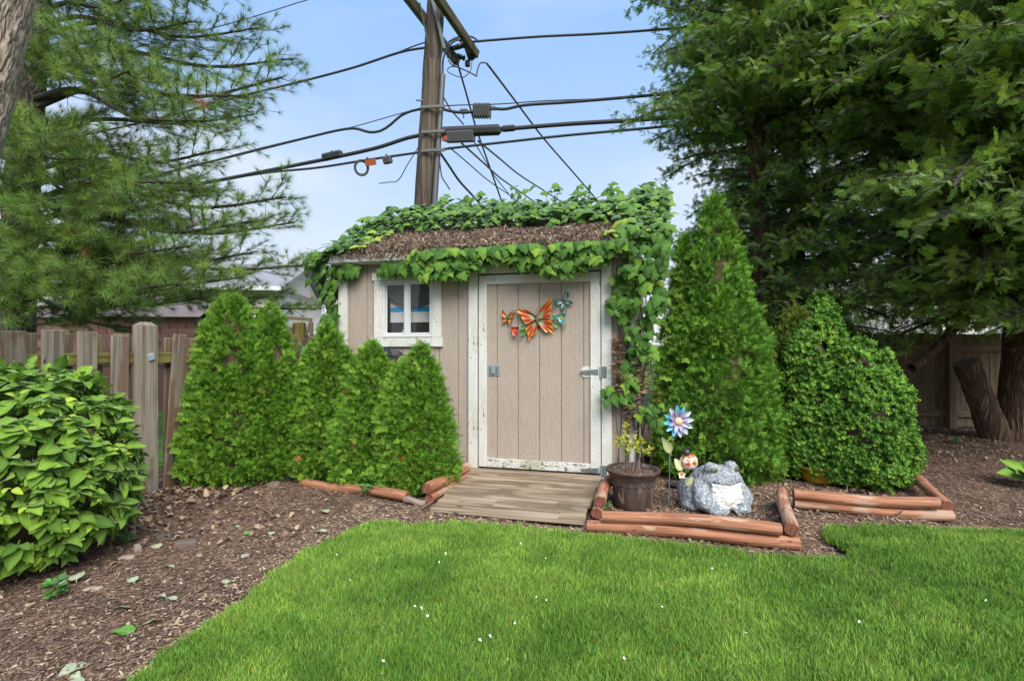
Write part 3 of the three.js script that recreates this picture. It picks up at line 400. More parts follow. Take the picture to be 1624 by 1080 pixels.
function spray(n, L, ang, seed, sub = 2, wd = .035) { // flat scale-leaf spray along +y
  const r = rng(seed), t = new Tri(); const rh = (x, y, z, dx, dy, dz, l, w, c0, c1) => { const nx = -dy, ny = dx; t.q([x, y, z], [x + dx * l * .45 + nx * w, y + dy * l * .45 + ny * w, z + dz * l * .45 + w * .3], [x + dx * l, y + dy * l, z + dz * l], [x + dx * l * .45 - nx * w, y + dy * l * .45 - ny * w, z + dz * l * .45 - w * .2], c0, c0, c1, c0); };
  const lo = [.8, .82, .8], hi = [1.15, 1.12, 1.1]; rh(0, 0, 0, 0, 1, 0, L, L * wd, lo, hi);
  for (let i = 0; i < n; i++) { const q = (i + .7) / (n + .6), sd = i % 2 ? 1 : -1, a = ang * (.8 + r() * .4), dx = Math.sin(a) * sd, dy = Math.cos(a), dz = (r() - .5) * .5, l = L * (.52 - q * .3) * (.8 + r() * .4), y = q * L; rh(0, y, 0, dx, dy, dz, l, L * wd * 1.1, lo, hi);
    for (let k = 0; k < sub; k++) for (const s2 of [-1, 1]) { const qq = (k + .8) / (sub + .7), a2 = a * sd + s2 * .65, l2 = l * (.5 - qq * .18); rh(dx * l * qq, y + dy * l * qq, dz * l * qq, Math.sin(a2), Math.cos(a2), dz + (r() - .5) * .4, l2, L * wd, lo, hi); } }
  return t.geo();
}
function tuft(n, seed, wd) { const r = rng(seed), t = new Tri(); for (let i = 0; i < n; i++) { const a = r() * 6.283, e = .15 + Math.pow(r(), .7) * 1.05, b = r() * .35, dx = Math.sin(e) * Math.cos(a), dz = Math.sin(e) * Math.sin(a), dy = Math.cos(e), l = .75 + r() * .4, px = -Math.sin(a) * wd, pz = Math.cos(a) * wd, s = .8 + r() * .4, dr = -.12 * Math.sin(e); t.t([-px, b, -pz], [px, b, pz], [dx * l, b + dy * l + dr, dz * l], [s * .9, s * .9, s * .8], [s, s, s], [s * 1.1, s * 1.15, s]); } t.q([-.02, -.3, 0], [.02, -.3, 0], [.012, .4, 0], [-.012, .4, 0], [1.6, .8, .6]); return t.geo(); }
const ranDir = (r) => { const z = r() * 2 - 1, a = r() * 6.283, s = Math.sqrt(1 - z * z); return V(Math.cos(a) * s, z, Math.sin(a) * s); };

M.thuja = leafMat({ roughness: .7 }); M.cedar = leafMat({ roughness: .95, transmission: .48 }); M.needle = leafMat({ roughness: .6 });
function clump(base, n, spread, seed) { // a puff of sprays round +y, each with its own tone
  const r = rng(seed), gs = []; for (let k = 0; k < n; k++) { const d = V(0, 1, 0).addScaledVector(ranDir(r), spread).normalize(), g = base.clone(), p = d.clone().multiplyScalar(.05 + r() * .5).add(V(0, -.75, 0)); g.applyMatrix4(frame(p, d, ranDir(r), .65 + r() * .6)); const c = g.attributes.color, b = .72 + r() * .56, y = r() < .25 ? 1.25 : 1; for (let i = 0; i < c.count; i++) c.setXYZ(i, c.getX(i) * b * y, c.getY(i) * b, c.getZ(i) * b); gs.push(g); } return flat(gs);
}
const thujaGeo = [clump(spray(7, 1, .75, 3), 14, 1.05, 3)];
// dense clipped conifer: lobes = [[x, z, height, radius, profile power]]
function conifer(name, label, category, pos, lobes, o = {}) {
  const { seed = 1, clumps = 900, per = 11, size = .056, cols = [[.075, .195, .014], [.185, .385, .034]], geo = thujaGeo[0], dead = .0015, lift = .03, group, fullness = 1.6, upw = .75, mat = M.thuja } = o, r = rng(seed), t = thing(name, label, category, pos, 0, group), list = [], col = new THREE.Color();
  const tot = lobes.reduce((s, l) => s + l[2] * l[3], 0), core = [], dirp = V(0, 0, 0);
  const rad = (l, q, a) => { const [x, z, H, R, pw] = l, base = Math.pow(Math.sin(Math.PI * Math.min(1, Math.pow(clamp(q, 0, 1), .9) * .5 + .5)), 1) , low = sstep(-.02, .12, q) * .35 + .65; return R * Math.pow(1 - Math.pow(clamp(q, 0, 1), l[5] ?? 1.5), pw) * low * (1 + .17 * (fbm(Math.cos(a) * 2.1 + seed, q * 5 * H, Math.sin(a) * 2.1, 3) - .5) * 2 + .10 * (noise(Math.cos(a) * R * 11 + seed, q * H * 11, Math.sin(a) * R * 11) - .5) * 2); };
  for (const l of lobes) {
    const [lx, lz, H, R] = l, n = Math.round(clumps * H * R / tot);
    for (let i = 0; i < n; i++) {
      let q, tries = 0; do { q = r(); } while (r() > Math.pow(1 - q, l[4]) + .06 && tries++ < 20);
      let a = r() * 6.283; if (Math.sin(a) < -.3 && r() < .5) a = -a; const rr = rad(l, q, a) * (.87 + r() * .16), h = lift + q * (H - lift), out = V(Math.cos(a), 0, Math.sin(a)), p = V(lx + out.x * rr, h, lz + out.z * rr);
      const inOther = lobes.some((m) => m !== l && h < m[2] && Math.hypot(p.x - m[0], p.z - m[1]) < rad(m, (h - lift) / (m[2] - lift), a) * .75); if (inOther && r() < .85) continue;
      const lead = out.clone().multiplyScalar(.9).add(V(0, upw + q * .5, 0)).addScaledVector(ranDir(r), .35).normalize(), tone = r(), isDead = r() < dead, cn = per * (.6 + r() * .8);
      const bq = .85 + r() * .3; col.setRGB(lerp(cols[0][0], cols[1][0], tone) * bq, lerp(cols[0][1], cols[1][1], tone) * bq, lerp(cols[0][2], cols[1][2], tone) * bq); if (isDead) col.setRGB(.30, .13, .045); if (p.y < .05) p.y = .05;
      list.push([frame(p, lead, ranDir(r), size * (.8 + r() * .45)), col.clone()]);
    }
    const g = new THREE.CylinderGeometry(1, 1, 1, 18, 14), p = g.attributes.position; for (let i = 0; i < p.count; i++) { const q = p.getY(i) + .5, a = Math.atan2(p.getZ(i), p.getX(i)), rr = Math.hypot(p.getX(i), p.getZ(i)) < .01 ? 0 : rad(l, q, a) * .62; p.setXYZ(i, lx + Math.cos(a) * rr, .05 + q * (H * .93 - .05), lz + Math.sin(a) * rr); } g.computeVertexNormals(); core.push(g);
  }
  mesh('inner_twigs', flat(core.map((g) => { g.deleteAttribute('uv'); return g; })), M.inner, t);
  for (const l of lobes) { const g = new THREE.CylinderGeometry(.02, .035, l[2] * .8, 8); g.translate(l[0], l[2] * .4 - .01, l[1]); mesh('trunk', uvm(g), M.barkCedar, t); }
  inst('crown', geo, mat, list, t); return t;
}
{
  const g = 'clipped arborvitae by the shed';
  { const p = G(378, 765); p.y = 0; conifer('arborvitae', 'large twin topped bright green arborvitae beside the board fence', 'arborvitae', V(-2.36, 0, -4.72), [[-.09, .04, 1.69, .38, .62, 2.2], [.17, -.12, 1.6, .31, .62, 2.1]], { seed: 3, clumps: 1900, per: 14, group: g }); }
  conifer('arborvitae', 'bright green cone arborvitae at the left shed corner', 'arborvitae', V(-1.7, 0, -4.95), [[0, 0, 1.42, .37, .68, 2]], { seed: 5, per: 14, clumps: 950, group: g });
  conifer('arborvitae', 'bright green arborvitae below the left side of the shed window', 'arborvitae', V(-1.25, 0, -4.75), [[0, 0, 1.24, .36, .68, 2]], { seed: 7, per: 14, clumps: 850, group: g });
  conifer('arborvitae', 'bright green arborvitae nearest the plank ramp, with two tips', 'arborvitae', V(-.79, 0, -4.52), [[-.06, 0, 1.14, .3, .6, 2.2], [.03, .03, 1.24, .3, .7, 1.9]], { seed: 9, per: 14, clumps: 1100, group: g });
  conifer('arborvitae', 'tallest arborvitae between the shed corner and the stone frog', 'arborvitae', V(1.92, 0, -5.0), [[-.02, 0, 2.66, .56, .8, 1.5], [-.28, -.1, 2.3, .3, .75, 1.5], [.24, .1, 1.5, .3, .6]], { seed: 11, per: 13, clumps: 2300, size: .066, cols: [[.075, .2, .018], [.185, .39, .042]], group: g });
  conifer('arborvitae', 'thin yellowing arborvitae with bare stems, beside the tallest one', 'arborvitae', V(2.72, 0, -5.1), [[0, 0, 1.6, .28, .6, 1.8], [-.05, .1, 1.2, .25, .5, 1.8]], { seed: 13, clumps: 800, per: 9, size: .066, cols: [[.09, .15, .018], [.22, .31, .045]], dead: .015, lift: .18, group: g });
  const dot = (() => { const t = new Tri(), r = rng(8); for (let i = 0; i < 13; i++) { const y = i / 13, a = i * 2.4, x = Math.cos(a), z = Math.sin(a), l = .3, w = .1; const b = [0, y * .8, 0], e = [x * l, y * .8 + .2, z * l], m = [x * l * .5, y * .8 + .1, z * l * .5]; t.q(b, [m[0] - z * w, m[1], m[2] + x * w], e, [m[0] + z * w, m[1], m[2] - x * w], [.85, .86, .85], [1, 1, 1], [1.1, 1.1, 1.1], [1, 1, 1]); } return t.geo(); })();
  const dots = clump(dot, 13, 1.05, 6);
  conifer('round_hedge', 'broad rounded small leaved hedge beside the side timber', 'hedge', V(2.98, 0, -4.78), [[.07, .08, 1.28, .41, .45, 2.4], [-.24, -.12, 1.45, .34, .45, 2.2], [-.06, -.3, 1.7, .32, .5, 2]], { seed: 15, clumps: 1900, per: 13, size: .056, geo: dots, cols: [[.055, .16, .014], [.165, .35, .034]], lift: .06, upw: .5 });
}
// a plant's many leaves: the ones that show largest become parts of their own, the rest one part
function leafParts(parent, geos, mats, leaves, max, restMat) { // leaves: {m: matrix, tone: 0..mats-1, col, score}
  leaves.sort((a, b) => b.score - a.score); const rest = geos.map(() => []), big = leaves.slice(0, max);
  big.forEach((l, i) => { const o = mesh('leaf', geos[l.v], mats[l.tone], parent); o.applyMatrix4(l.m); });
  leaves.slice(max).forEach((l) => rest[l.v].push([l.m, mats[l.tone].color]));
  const gs = [], cs = []; rest.forEach((l, i) => { if (l.length) inst('foliage', geos[i], restMat, l, parent); });
}
const toneMats = (cols, o) => cols.map((c) => leafMat({ color: C(...c), ...o }));
const eye = V(0, EYE, 0);
{ // leafy bush on the left
  const at = V(-2.76, 0, -2.98), bush = thing('leafy_bush', 'large leafy green bush in front of the board fence', 'bush', at), r = rng(101), geos = [ovateLeaf(.07, .0225, .3, .25, .003, 1), ovateLeaf(.062, .024, .22, .35, .004, 5), ovateLeaf(.074, .0205, .45, .2, .003, 9)];
  const mats = toneMats([[.085, .19, .018], [.12, .25, .02], [.155, .30, .024], [.2, .36, .028], [.29, .44, .03], [.36, .50, .04]], { roughness: .95, transmission: .3, clearcoat: .15, clearcoatRoughness: .5 }), leaves = [], stems = [];
  const rx = .53, ry = .545, rz = .56, cy = .51;
  for (let i = 0; i < 1350; i++) {
    const y = r() * 1.85 - .85, a = r() * 6.283, s = Math.sqrt(Math.max(0, 1 - Math.min(1, y * y))), lump = .93 + .22 * fbm(Math.cos(a) * 2, y * 2.4, Math.sin(a) * 2, 2), lay = r() < .55 ? 1 : .72 + r() * .25;
    const n = V(Math.cos(a) * s, y, Math.sin(a) * s), p = V(n.x * rx, cy + n.y * ry, n.z * rz); p.x *= lump * lay; p.z *= lump * lay; p.y = cy + (p.y - cy) * lump * lay; if (p.y < .1) continue;
    const out = V(n.x, n.y * .45, n.z).normalize(), young = lay === 1 && r() < .22;
    const side = V(0, 1, 0).cross(out).normalize(), roll = r() * 6.283, nl = young ? 4 : 3 + Math.floor(r() * 3), big = lay === 1 ? .85 + r() * .55 : 1;
    for (let k = 0; k < nl; k++) { // leaves round a shoot tip, drooping
      const b = roll + k * (r() < .5 ? 3.1416 : 1.5708) + (r() - .5) * .6, dd = side.clone().multiplyScalar(Math.cos(b)).addScaledVector(V(0, 1, 0), Math.sin(b) * .6).addScaledVector(out, .75).add(V(0, -.55 + r() * .35, 0)).normalize(), f = out.clone().multiplyScalar(.75).add(V(0, .85, 0)).addScaledVector(ranDir(r), .35), pp = p.clone().addScaledVector(dd, .012).addScaledVector(out, -k * .012);
      const sz = big * (young && k < 2 ? .55 : .65 + r() * .7), tone = young && k < 2 ? 4 + Math.floor(r() * 2) : Math.min(4, Math.floor(r() * 4 + (r() < .08 ? 1 : 0))); const m = frame(pp, dd, f, sz), wp = pp.clone().add(at), toEye = eye.clone().sub(wp), dist = toEye.length();
      leaves.push({ m, v: Math.floor(r() * 3), tone, score: (lay === 1 ? 1 : .3) * sz * (n.dot(toEye.normalize()) + .55) / dist * (Math.abs(wp.x / wp.z) < .99 ? 1 : .15) });
    }
    if (i % 9 === 0) stems.push(tube([V(n.x * .05, 0, n.z * .05), V(p.x * .5, p.y * .55, p.z * .5), p], .006, 6, 5, .4));
  }
  leafParts(bush, geos, mats, leaves, 300, leafMat({ roughness: .95, transmission: .3, clearcoat: .15, clearcoatRoughness: .5 }));
  stems.forEach((g) => mesh('stem', g, M.twigPale, bush));
  // pale flower buds
  for (let i = 0; i < 5; i++) { const a = .6 + i * .5, y = [.3, .05, -.1, .4, .15][i], s = Math.sqrt(1 - y * y), c = V(Math.cos(a) * s * rx * 1.06, cy + y * ry * 1.06, Math.sin(a) * s * rx * 1.06), gs = []; for (let k = 0; k < 34; k++) { const g = new THREE.IcosahedronGeometry(.0035, 0); g.translate(c.x + (r() - .5) * .06, c.y + (r() - .5) * .018, c.z + (r() - .5) * .06); gs.push(g); } mesh('flower_bud_cluster', flat(gs), plain(.30, .36, .06), bush); }
}
{ // vine over the shed
  const r = rng(131), geos = [ivyLeaf(.082, 1), ivyLeaf(.074, 4), ivyLeaf(.09, 7)];
  const mats = toneMats([[.045, .125, .012], [.065, .17, .015], [.09, .21, .018], [.125, .26, .022], [.2, .33, .025], [.3, .40, .035]], { roughness: .95, transmission: .3, clearcoat: .15, clearcoatRoughness: .5 }), restMat = leafMat({ roughness: .95, transmission: .3, clearcoat: .15, clearcoatRoughness: .5 });
  const roofY = (z) => z > RIDGEZ ? lerp(RIDGE + .03, EAVE + .09, (z - RIDGEZ) / (.15 - RIDGEZ)) : lerp(RIDGE + .03, EAVE + .09, (RIDGEZ - z) / (1.28));
  const leaf = (arr, p, tip, face, sz, tone, w = 1) => { const wp = p.clone().applyMatrix4(shedFrame), te = eye.clone().sub(wp), d = te.length(); const fw = face.clone().applyQuaternion(new THREE.Quaternion().setFromEuler(new THREE.Euler(0, TURN, 0))); arr.push({ m: frame(p, tip, face, sz), v: Math.floor(r() * 3), tone, score: w * sz * (Math.abs(fw.normalize().dot(te.normalize())) + .3) / d }); };
  const roof = thing('roof_vine', 'green vine spread over the shed roof and hanging over the eave', 'vine', SHED, TURN), A = [], dead = [], dcol = new THREE.Color();
  const bare = (x, z) => sstep(-1.4, -1.0, x) * sstep(1.5, 1.15, x) * sstep(-.62 + .35 * fbm(x * 3, 2, 4, 3) - .1, -.44 + .35 * fbm(x * 3, 2, 4, 3) - .1, z);
  const mound = (x, z) => .05 + .30 * fbm(x * 2.6 + 5, z * 2.6, 3, 3) * sstep(.2, -.35, z) + .06 * fbm(x * 6, z * 6, 1, 2) + (x > 1.0 ? .04 * sstep(1, 1.5, x) : 0);
  for (let i = 0; i < 5200; i++) {
    const x = -1.66 + r() * 3.4, z = .2 - Math.pow(r(), 1.05) * 2.1; if (r() < bare(x, z)) continue; const edge = sstep(-1.68, -1.45, x) * 1, h = mound(x, z) * (.35 + .65 * r());
    const p = V(x, roofY(z) + h - (1 - edge) * .12, z), tip = V((r() - .5) * 1.8, -.45 + r() * .6, .35 + r() * .7), face = V((r() - .5) * 1.3, .8, .5 + r() * .8); if (x < -1.5) { tip.x -= .8; face.x -= .6; } const yl = bare(x, z - .12) > .3 && r() < .6;
    leaf(A, p, tip, face, .5 + r() * .8, yl ? 4 + Math.floor(r() * 2) : Math.floor(Math.pow(r(), 1.25) * 4.4), .6);
  }
  for (let i = 0; i < 12; i++) { const x = -1 + r() * 2.3, z = RIDGEZ + .1 + (r() - .5) * .3, y = roofY(z) + mound(x, z) * .6, k = .14 + r() * .14, e = V(x + (r() - .5) * .3, y + k, z + (r() - .5) * .1), q = V((x + e.x) / 2, y + k * .8, z); mesh('tendril', tube([V(x, y - .05, z), q, e], .003, 8, 5, .6), M.twig, roof); for (const p of [q, e, e.clone().add(V(.03, .01, 0)), q.clone().add(V(-.02, -.03, .02))]) leaf(A, p, V((r() - .5), .4 * r() - .3, (r() - .5)), V((r() - .5), .6, 1), .7 + r() * .4, 1 + Math.floor(r() * 3), .4); }
  // valance along the fascia
  const low = (x) => 1.99 - .2 * sstep(.25, .75, fbm(x * 5 + 2, 1, 9, 3)) + (x < -.45 ? .03 : 0);
  for (let i = 0; i < 780; i++) {
    const x = -.62 + r() * 1.98, yb = low(x), y = lerp(yb, 2.055, Math.pow(r(), .8)); if (x > 1.2 && y < 1.98) continue; if (x < -.5 && r() < .4) continue;
    leaf(A, V(x, y + .05, .17 + r() * .09 + (y < 2.0 ? -.02 : 0)), V((r() - .5) * 1.7, -1 + r() * .4, .25 + r() * .5), V((r() - .5) * 1.2, .35 + r() * .5, 1), .55 + r() * .75, Math.floor(r() * 4.3), 1.6);
  }
  for (let i = 0; i < 70; i++) { const x = -.98 + r() * .5, y = 1.9 + r() * .1; leaf(A, V(x, y + .04, .08 + r() * .08), V((r() - .5), -1, .2), V((r() - .5) * .8, .3, 1), .7 + r() * .5, Math.floor(r() * 3.5), 1.4); }
  for (let i = 0; i < 26; i++) { const x = -1.44 + r() * .22, y = 1.9 + r() * .1; leaf(A, V(x, y + .04, .06 + r() * .08), V((r() - .5), -1, .2), V((r() - .5) * .8, .3, 1), .8 + r() * .5, Math.floor(r() * 3), 1.4); }
  leafParts(roof, geos, mats, A, 300, restMat);
  // dead leaf litter and bare runners along the front of the roof
  const chip = (() => { const t = new Tri(); t.q([-.8, 0, 0], [0, -.09, .14], [.8, .05, .05], [0, .13, -.05], [.8, .8, .8], [1, 1, 1], [1.2, 1.15, 1.1], [.9, .9, .9]); t.t([0, .13, -.05], [.8, .05, .05], [.4, .2, .15], [1, 1, 1]); return t.geo(); })();
  for (let i = 0; i < 9000; i++) { const x = -1.5 + r() * 2.95, z = .17 - r() * .95, front = r() < .16; if (r() > bare(x, z) + .25) continue; const p = front ? V(x, EAVE + .03 + r() * .09, .155 + r() * .03) : V(x, roofY(z) + .01 + r() * .055, z), k = r(); { const q = .7 + r() * .5; dcol.setRGB(lerp(.12, .36, k) * q, lerp(.085, .26, k) * q, lerp(.06, .18, k) * q); } if (r() < .06) dcol.setRGB(.34, .16, .08); if (r() < .08) dcol.setRGB(.5, .42, .33); dead.push([frame(p, ranDir(r).multiplyScalar(.8).add(V(0, .2, .4)), ranDir(r), .018 + r() * .035), dcol.clone()]); }
  inst('dead_leaf_litter', chip, leafMat({ roughness: .9 }), dead, roof);
  for (let i = 0; i < 280; i++) { const x = -1.5 + r() * 2.8, z = .17 - r() * .55, pts = [], dr = r() * 6.283, l = .12 + r() * .35, hang = z > .06; for (let k = 0; k < 5; k++) { const xx = x + Math.cos(dr) * l * k / 4 + (r() - .5) * .03, zz = hang ? .165 + r() * .02 : z + Math.sin(dr) * l * k / 4 * .4; pts.push(V(xx, hang ? EAVE + .11 - k * .022 * r() * 1.6 : roofY(Math.min(.16, zz)) + .02 + r() * .05, Math.min(.19, zz))); } mesh('runner', tube(pts, .0022 + r() * .003, 10, 5, .6), r() < .5 ? M.twig : M.twigPale, roof); }
  // curtain at the right corner
  const cur = thing('corner_vine', 'vine climbing the right corner of the shed beside the door', 'vine', W_(1.4, 0, .06), TURN), Bl = [], off = V(1.4, 0, .06);
  const curtain = (n, x0, x1, y0, y1, z0, z1, tones = 4.2) => { for (let i = 0; i < n; i++) { const x = lerp(x0, x1, r()), y = lerp(y0, y1, r()), z = lerp(z0, z1, r()), p = V(x, y, z); leaf(Bl, p, V((r() - .5) * 1.6, -1 + r() * .3, .3 + r() * .5), V((r() - .5) * 1.2, .3 + r() * .5, 1), .5 + r() * .75, Math.floor(Math.pow(r(), 1.3) * tones)); } };
  curtain(85, 1.34, 1.7, 1.8, 2.2, .05, .3); curtain(90, 1.4, 1.7, 1.5, 1.95, 0, .24); curtain(44, 1.32, 1.64, 1.28, 1.6, .05, .2); curtain(26, 1.24, 1.4, 1.6, 1.82, .05, .14); curtain(26, 1.22, 1.36, 1.5, 1.62, .05, .14); curtain(22, 1.36, 1.64, 1.12, 1.3, .05, .2); curtain(16, 1.32, 1.46, .85, 1.1, .06, .14, 5); curtain(16, 1.18, 1.44, .72, .86, .06, .16); curtain(14, 1.44, 1.68, .58, .74, .06, .2); curtain(50, 1.5, 1.75, 2.1, 2.3, -.6, .15);
  Bl.forEach((l) => l.m.premultiply(new THREE.Matrix4().makeTranslation(-off.x, -off.y, -off.z))); leafParts(cur, geos, mats, Bl, 300, restMat);
  const dl = []; for (let i = 0; i < 420; i++) { const b = i % 3, x = [1.42, 1.3, 1.5][b] + (r() - .5) * [.14, .08, .14][b], y = [.72, 1.05, .95][b] + (r() - .5) * [.5, .5, .4][b]; { const q = .5 + r(); dcol.setRGB(.2 * q, .125 * q, .07 * q); }; dl.push([frame(V(x, y, .04 + r() * .1).sub(off), V((r() - .5), -1, (r() - .5)), ranDir(r), .03 + r() * .04), dcol.clone()]); }
  inst('withered_leaves', chip, leafMat({ roughness: .9 }), dl, cur);
  for (let i = 0; i < 14; i++) { const x = 1.27 + r() * .3, pts = []; for (let k = 0; k < 8; k++) pts.push(V(x + (r() - .5) * .06 + k * .004, .02 + k * .28, .03 + r() * .03).sub(off)); mesh('stem', tube(pts, .003 + r() * .004, 24, 6, .6), i % 3 ? M.twig : M.barkCedar, cur); }
  // left corner
  const lv = thing('eave_vine', 'vine hanging down from the left eave corner of the shed', 'vine', W_(-1.55, 0, 0), TURN), Lv = [], lo = V(-1.55, 0, 0);
  for (let i = 0; i < 210; i++) { const y = 1.38 + Math.pow(r(), .8) * .8, w = lerp(.06, .34, sstep(1.4, 2.1, y)), x = -1.5 - r() * w, z = -.25 + r() * .42; leaf(Lv, V(x, y, z), V(-.3 + (r() - .5), -.8, .3), V(-.4 + (r() - .5) * .8, .5, 1), .8 + r() * .6, Math.floor(r() * 4)); }
  Lv.forEach((l) => l.m.premultiply(new THREE.Matrix4().makeTranslation(-lo.x, 0, 0))); leafParts(lv, geos, mats, Lv, 210, restMat);
  for (let i = 0; i < 9; i++) { const pts = []; for (let k = 0; k < 6; k++) pts.push(V(.0 - r() * .12, 2.08 - k * .14, -.1 + r() * .2)); mesh('stem', tube(pts, .003, 16, 5, .6), M.twig, lv); }
}
// ------------------------------------------------------------------ large trees
function cedar(name, label, base, stems, o) {
  const { limbs, h0, h1, prof, seed, cols, fr = .2, dens = 1, geo, droop = .3, faceCam = 0, cat = 'cedar tree' } = o, t = thing(name, label, cat, base), r = rng(seed), list = [], col = new THREE.Color();
  for (const st of stems) { const g = tube(st.pts, st.r, 30, 14, st.taper ?? .35), p = g.attributes.position, nn = g.attributes.normal; for (let i = 0; i < p.count; i++) { const k = (fbm(p.getX(i) * 9, p.getY(i) * 2, p.getZ(i) * 9, 3) - .5) * st.r * .35; p.setXYZ(i, p.getX(i) + nn.getX(i) * k, p.getY(i), p.getZ(i) + nn.getZ(i) * k); } g.computeVertexNormals(); const m = mesh('trunk', uvm(g, 'y'), M.barkCedar, t); if (st.cut) { const e = new THREE.CircleGeometry(st.r * (st.taper ?? .35) * 1.05, 14), P = st.pts[st.pts.length - 1], d = P.clone().sub(st.pts[st.pts.length - 2]).normalize(); e.applyQuaternion(new THREE.Quaternion().setFromUnitVectors(V(0, 0, 1), d)); e.translate(P.x + d.x * .004, P.y + d.y * .004, P.z + d.z * .004); mesh('cut_end', e, M.logGrey, t); } }
  const curves = stems.filter((s) => !s.cut).map((s) => new THREE.CatmullRomCurve3(s.pts));
  for (let i = 0; i < limbs; i++) {
    const h = lerp(h0, h1, (i + r()) / limbs), cv = curves[i % curves.length]; let u = 0, best = 9; for (let q = 0; q <= 40; q++) { const d = Math.abs(cv.getPoint(q / 40).y - h); if (d < best) { best = d; u = q / 40; } } const s = cv.getPoint(u), az = o.lean && i % 5 < 2 ? o.lean + (r() - .5) * 1.9 : i * 2.399 + r() * .6, out = V(Math.cos(az), 0, Math.sin(az)), len = prof(h, az) * (.7 + r() * .4); if (len < .15) continue;
    const rise = .05 + r() * .4, P = (q) => V(s.x + out.x * len * q, h + len * (rise * q - droop * q * q), s.z + out.z * len * q), pts = [0, .25, .5, .75, 1].map(P), gs = [tube(pts, .012 + len * .012, 10, 6, .25)], side = V(-out.z, 0, out.x);
    const nS = Math.max(3, Math.round(len * 9 * dens));
    for (let j = 0; j < nS; j++) {
      const q = .16 + .84 * (j + r() * .8) / nS, sg = j % 2 ? 1 : -1, sl = (.55 * (1 - q) + .25) * Math.min(1, len * .5) * (.6 + r() * .6), b = P(q), dd = side.clone().multiplyScalar(sg * .85).addScaledVector(out, .55 + r() * .3).add(V(0, .4 - r() * 1.15, 0)).normalize(), tone = r(), tipY = (r() - .5) * .3;
      gs.push(tube([b, b.clone().addScaledVector(dd, sl * .5).add(V(0, .02, 0)), b.clone().addScaledVector(dd, sl)], .005, 3, 4, .4));
      const bq = .85 + r() * .3; col.setRGB(lerp(cols[0][0], cols[1][0], tone) * bq, lerp(cols[0][1], cols[1][1], tone) * bq, lerp(cols[0][2], cols[1][2], tone) * bq); list.push([frame(b, dd.clone().add(V(0, tipY, 0)), V(0, 1, 0).addScaledVector(ranDir(r), .7), clamp(sl * 1.1, .3, .62) * fr / .17), col.clone()]);
    }
    mesh('branch', flat(gs.map((g) => { g.deleteAttribute('uv'); return g; })), M.twig, t);
  }
  inst('crown', geo, M.cedar, list, t); return t;
}
const frondGeo = (() => { const base = spray(9, 1, .62, 21, 2, .026), r = rng(23), gs = []; for (let k = 0; k < 12; k++) { const f = (k + r()) / 12, d = V(0, .55, -.2).addScaledVector(ranDir(r), .85).normalize(), g = base.clone(); g.applyMatrix4(frame(V(0, f, 0), d, V(0, 0, 1).addScaledVector(ranDir(r), .9), .32 * (.7 + r() * .6))); const c = g.attributes.color, b = .75 + r() * .5, y = r() < .3 ? 1.25 : 1; for (let i = 0; i < c.count; i++) c.setXYZ(i, c.getX(i) * b * y, c.getY(i) * b, c.getZ(i) * b); gs.push(g); } return flat(gs); })();
{
  const A = V(3.42, 0, -7.5), lift = (a) => Math.cos(a);
  cedar('cedar_tree', 'tall dark cedar with a visible trunk behind the tallest arborvitae', A, [{ pts: [V(0, 0, 0), V(.05, 2.5, 0), V(0, 5, 0), V(-.05, 8.5, 0)], r: .17 }], { limbs: 175, h0: 1.3, h1: 8.3, seed: 41, geo: frondGeo, cols: [[.095, .205, .02], [.23, .39, .045]], fr: .17, dens: 1.2,
    prof: (h, a) => { const left = Math.max(0, -Math.cos(a)); if (h < 3.1) return 1.35 - left * .35; if (h < 4.2) return lerp(.85, 1.75, sstep(3.6, 4.3, h)); return lerp(1.75, .6, sstep(6.2, 8.4, h)); } });
  const Bp = V(6.5, 0, -7.0);
  const cb = cedar('cedar_tree', 'spreading light green cedar with two trunks by the dark fence', Bp, [{ pts: [V(.05, -.02, 0), V(.12, .8, 0), V(.28, 2, -.05), V(.4, 4.5, -.1), V(.3, 8, 0)], r: .21, taper: .4 }, { pts: [V(-.2, -.02, .02), V(-.36, .4, .04), V(-.62, 1.0, .06)], r: .17, taper: .8, cut: true }, { pts: [V(-.05, 1.6, .1), V(-.5, 2.6, .5), V(-.9, 4, .8), V(-1.0, 6.6, .7)], r: .09, taper: .3 }], { limbs: 380, h0: 1.5, h1: 7.4, lean: 2.35, seed: 47, geo: frondGeo, cols: [[.115, .235, .022], [.29, .46, .05]], fr: .165, dens: 1.15, droop: .34,
    prof: (h, a) => { const toCam = Math.max(0, Math.cos(a - 2.2)); return (1.5 + 1.45 * toCam) * lerp(1, .5, sstep(5, 7.8, h)) * lerp(.8, 1.12, sstep(1.5, 2.4, h)); } });
  cedar('cedar_tree', 'dark cedar filling the gap between the other two cedars', V(5.0, 0, -9.2), [{ pts: [V(0, 0, 0), V(-.1, 3, 0), V(0, 5, 0), V(0, 9, 0)], r: .16 }], { limbs: 120, h0: .9, h1: 8.8, seed: 53, geo: frondGeo, cols: [[.085, .19, .02], [.2, .35, .04]], fr: .2, dens: .9, prof: (h) => lerp(1.9, .6, sstep(6, 9, h)) });
  // low bare limb in front of the dark fence
  mesh('limb', uvm(tube([D(1446, 584, 6.4), D(1475, 562, 6.5), D(1505, 532, 6.6), D(1540, 500, 6.8), D(1590, 470, 7)].map((p) => p.sub(Bp)), .055, 24, 10, .8), 'y'), M.barkCedar, cb).userData.label = 'bare brown limb rising past the dark fence';
}
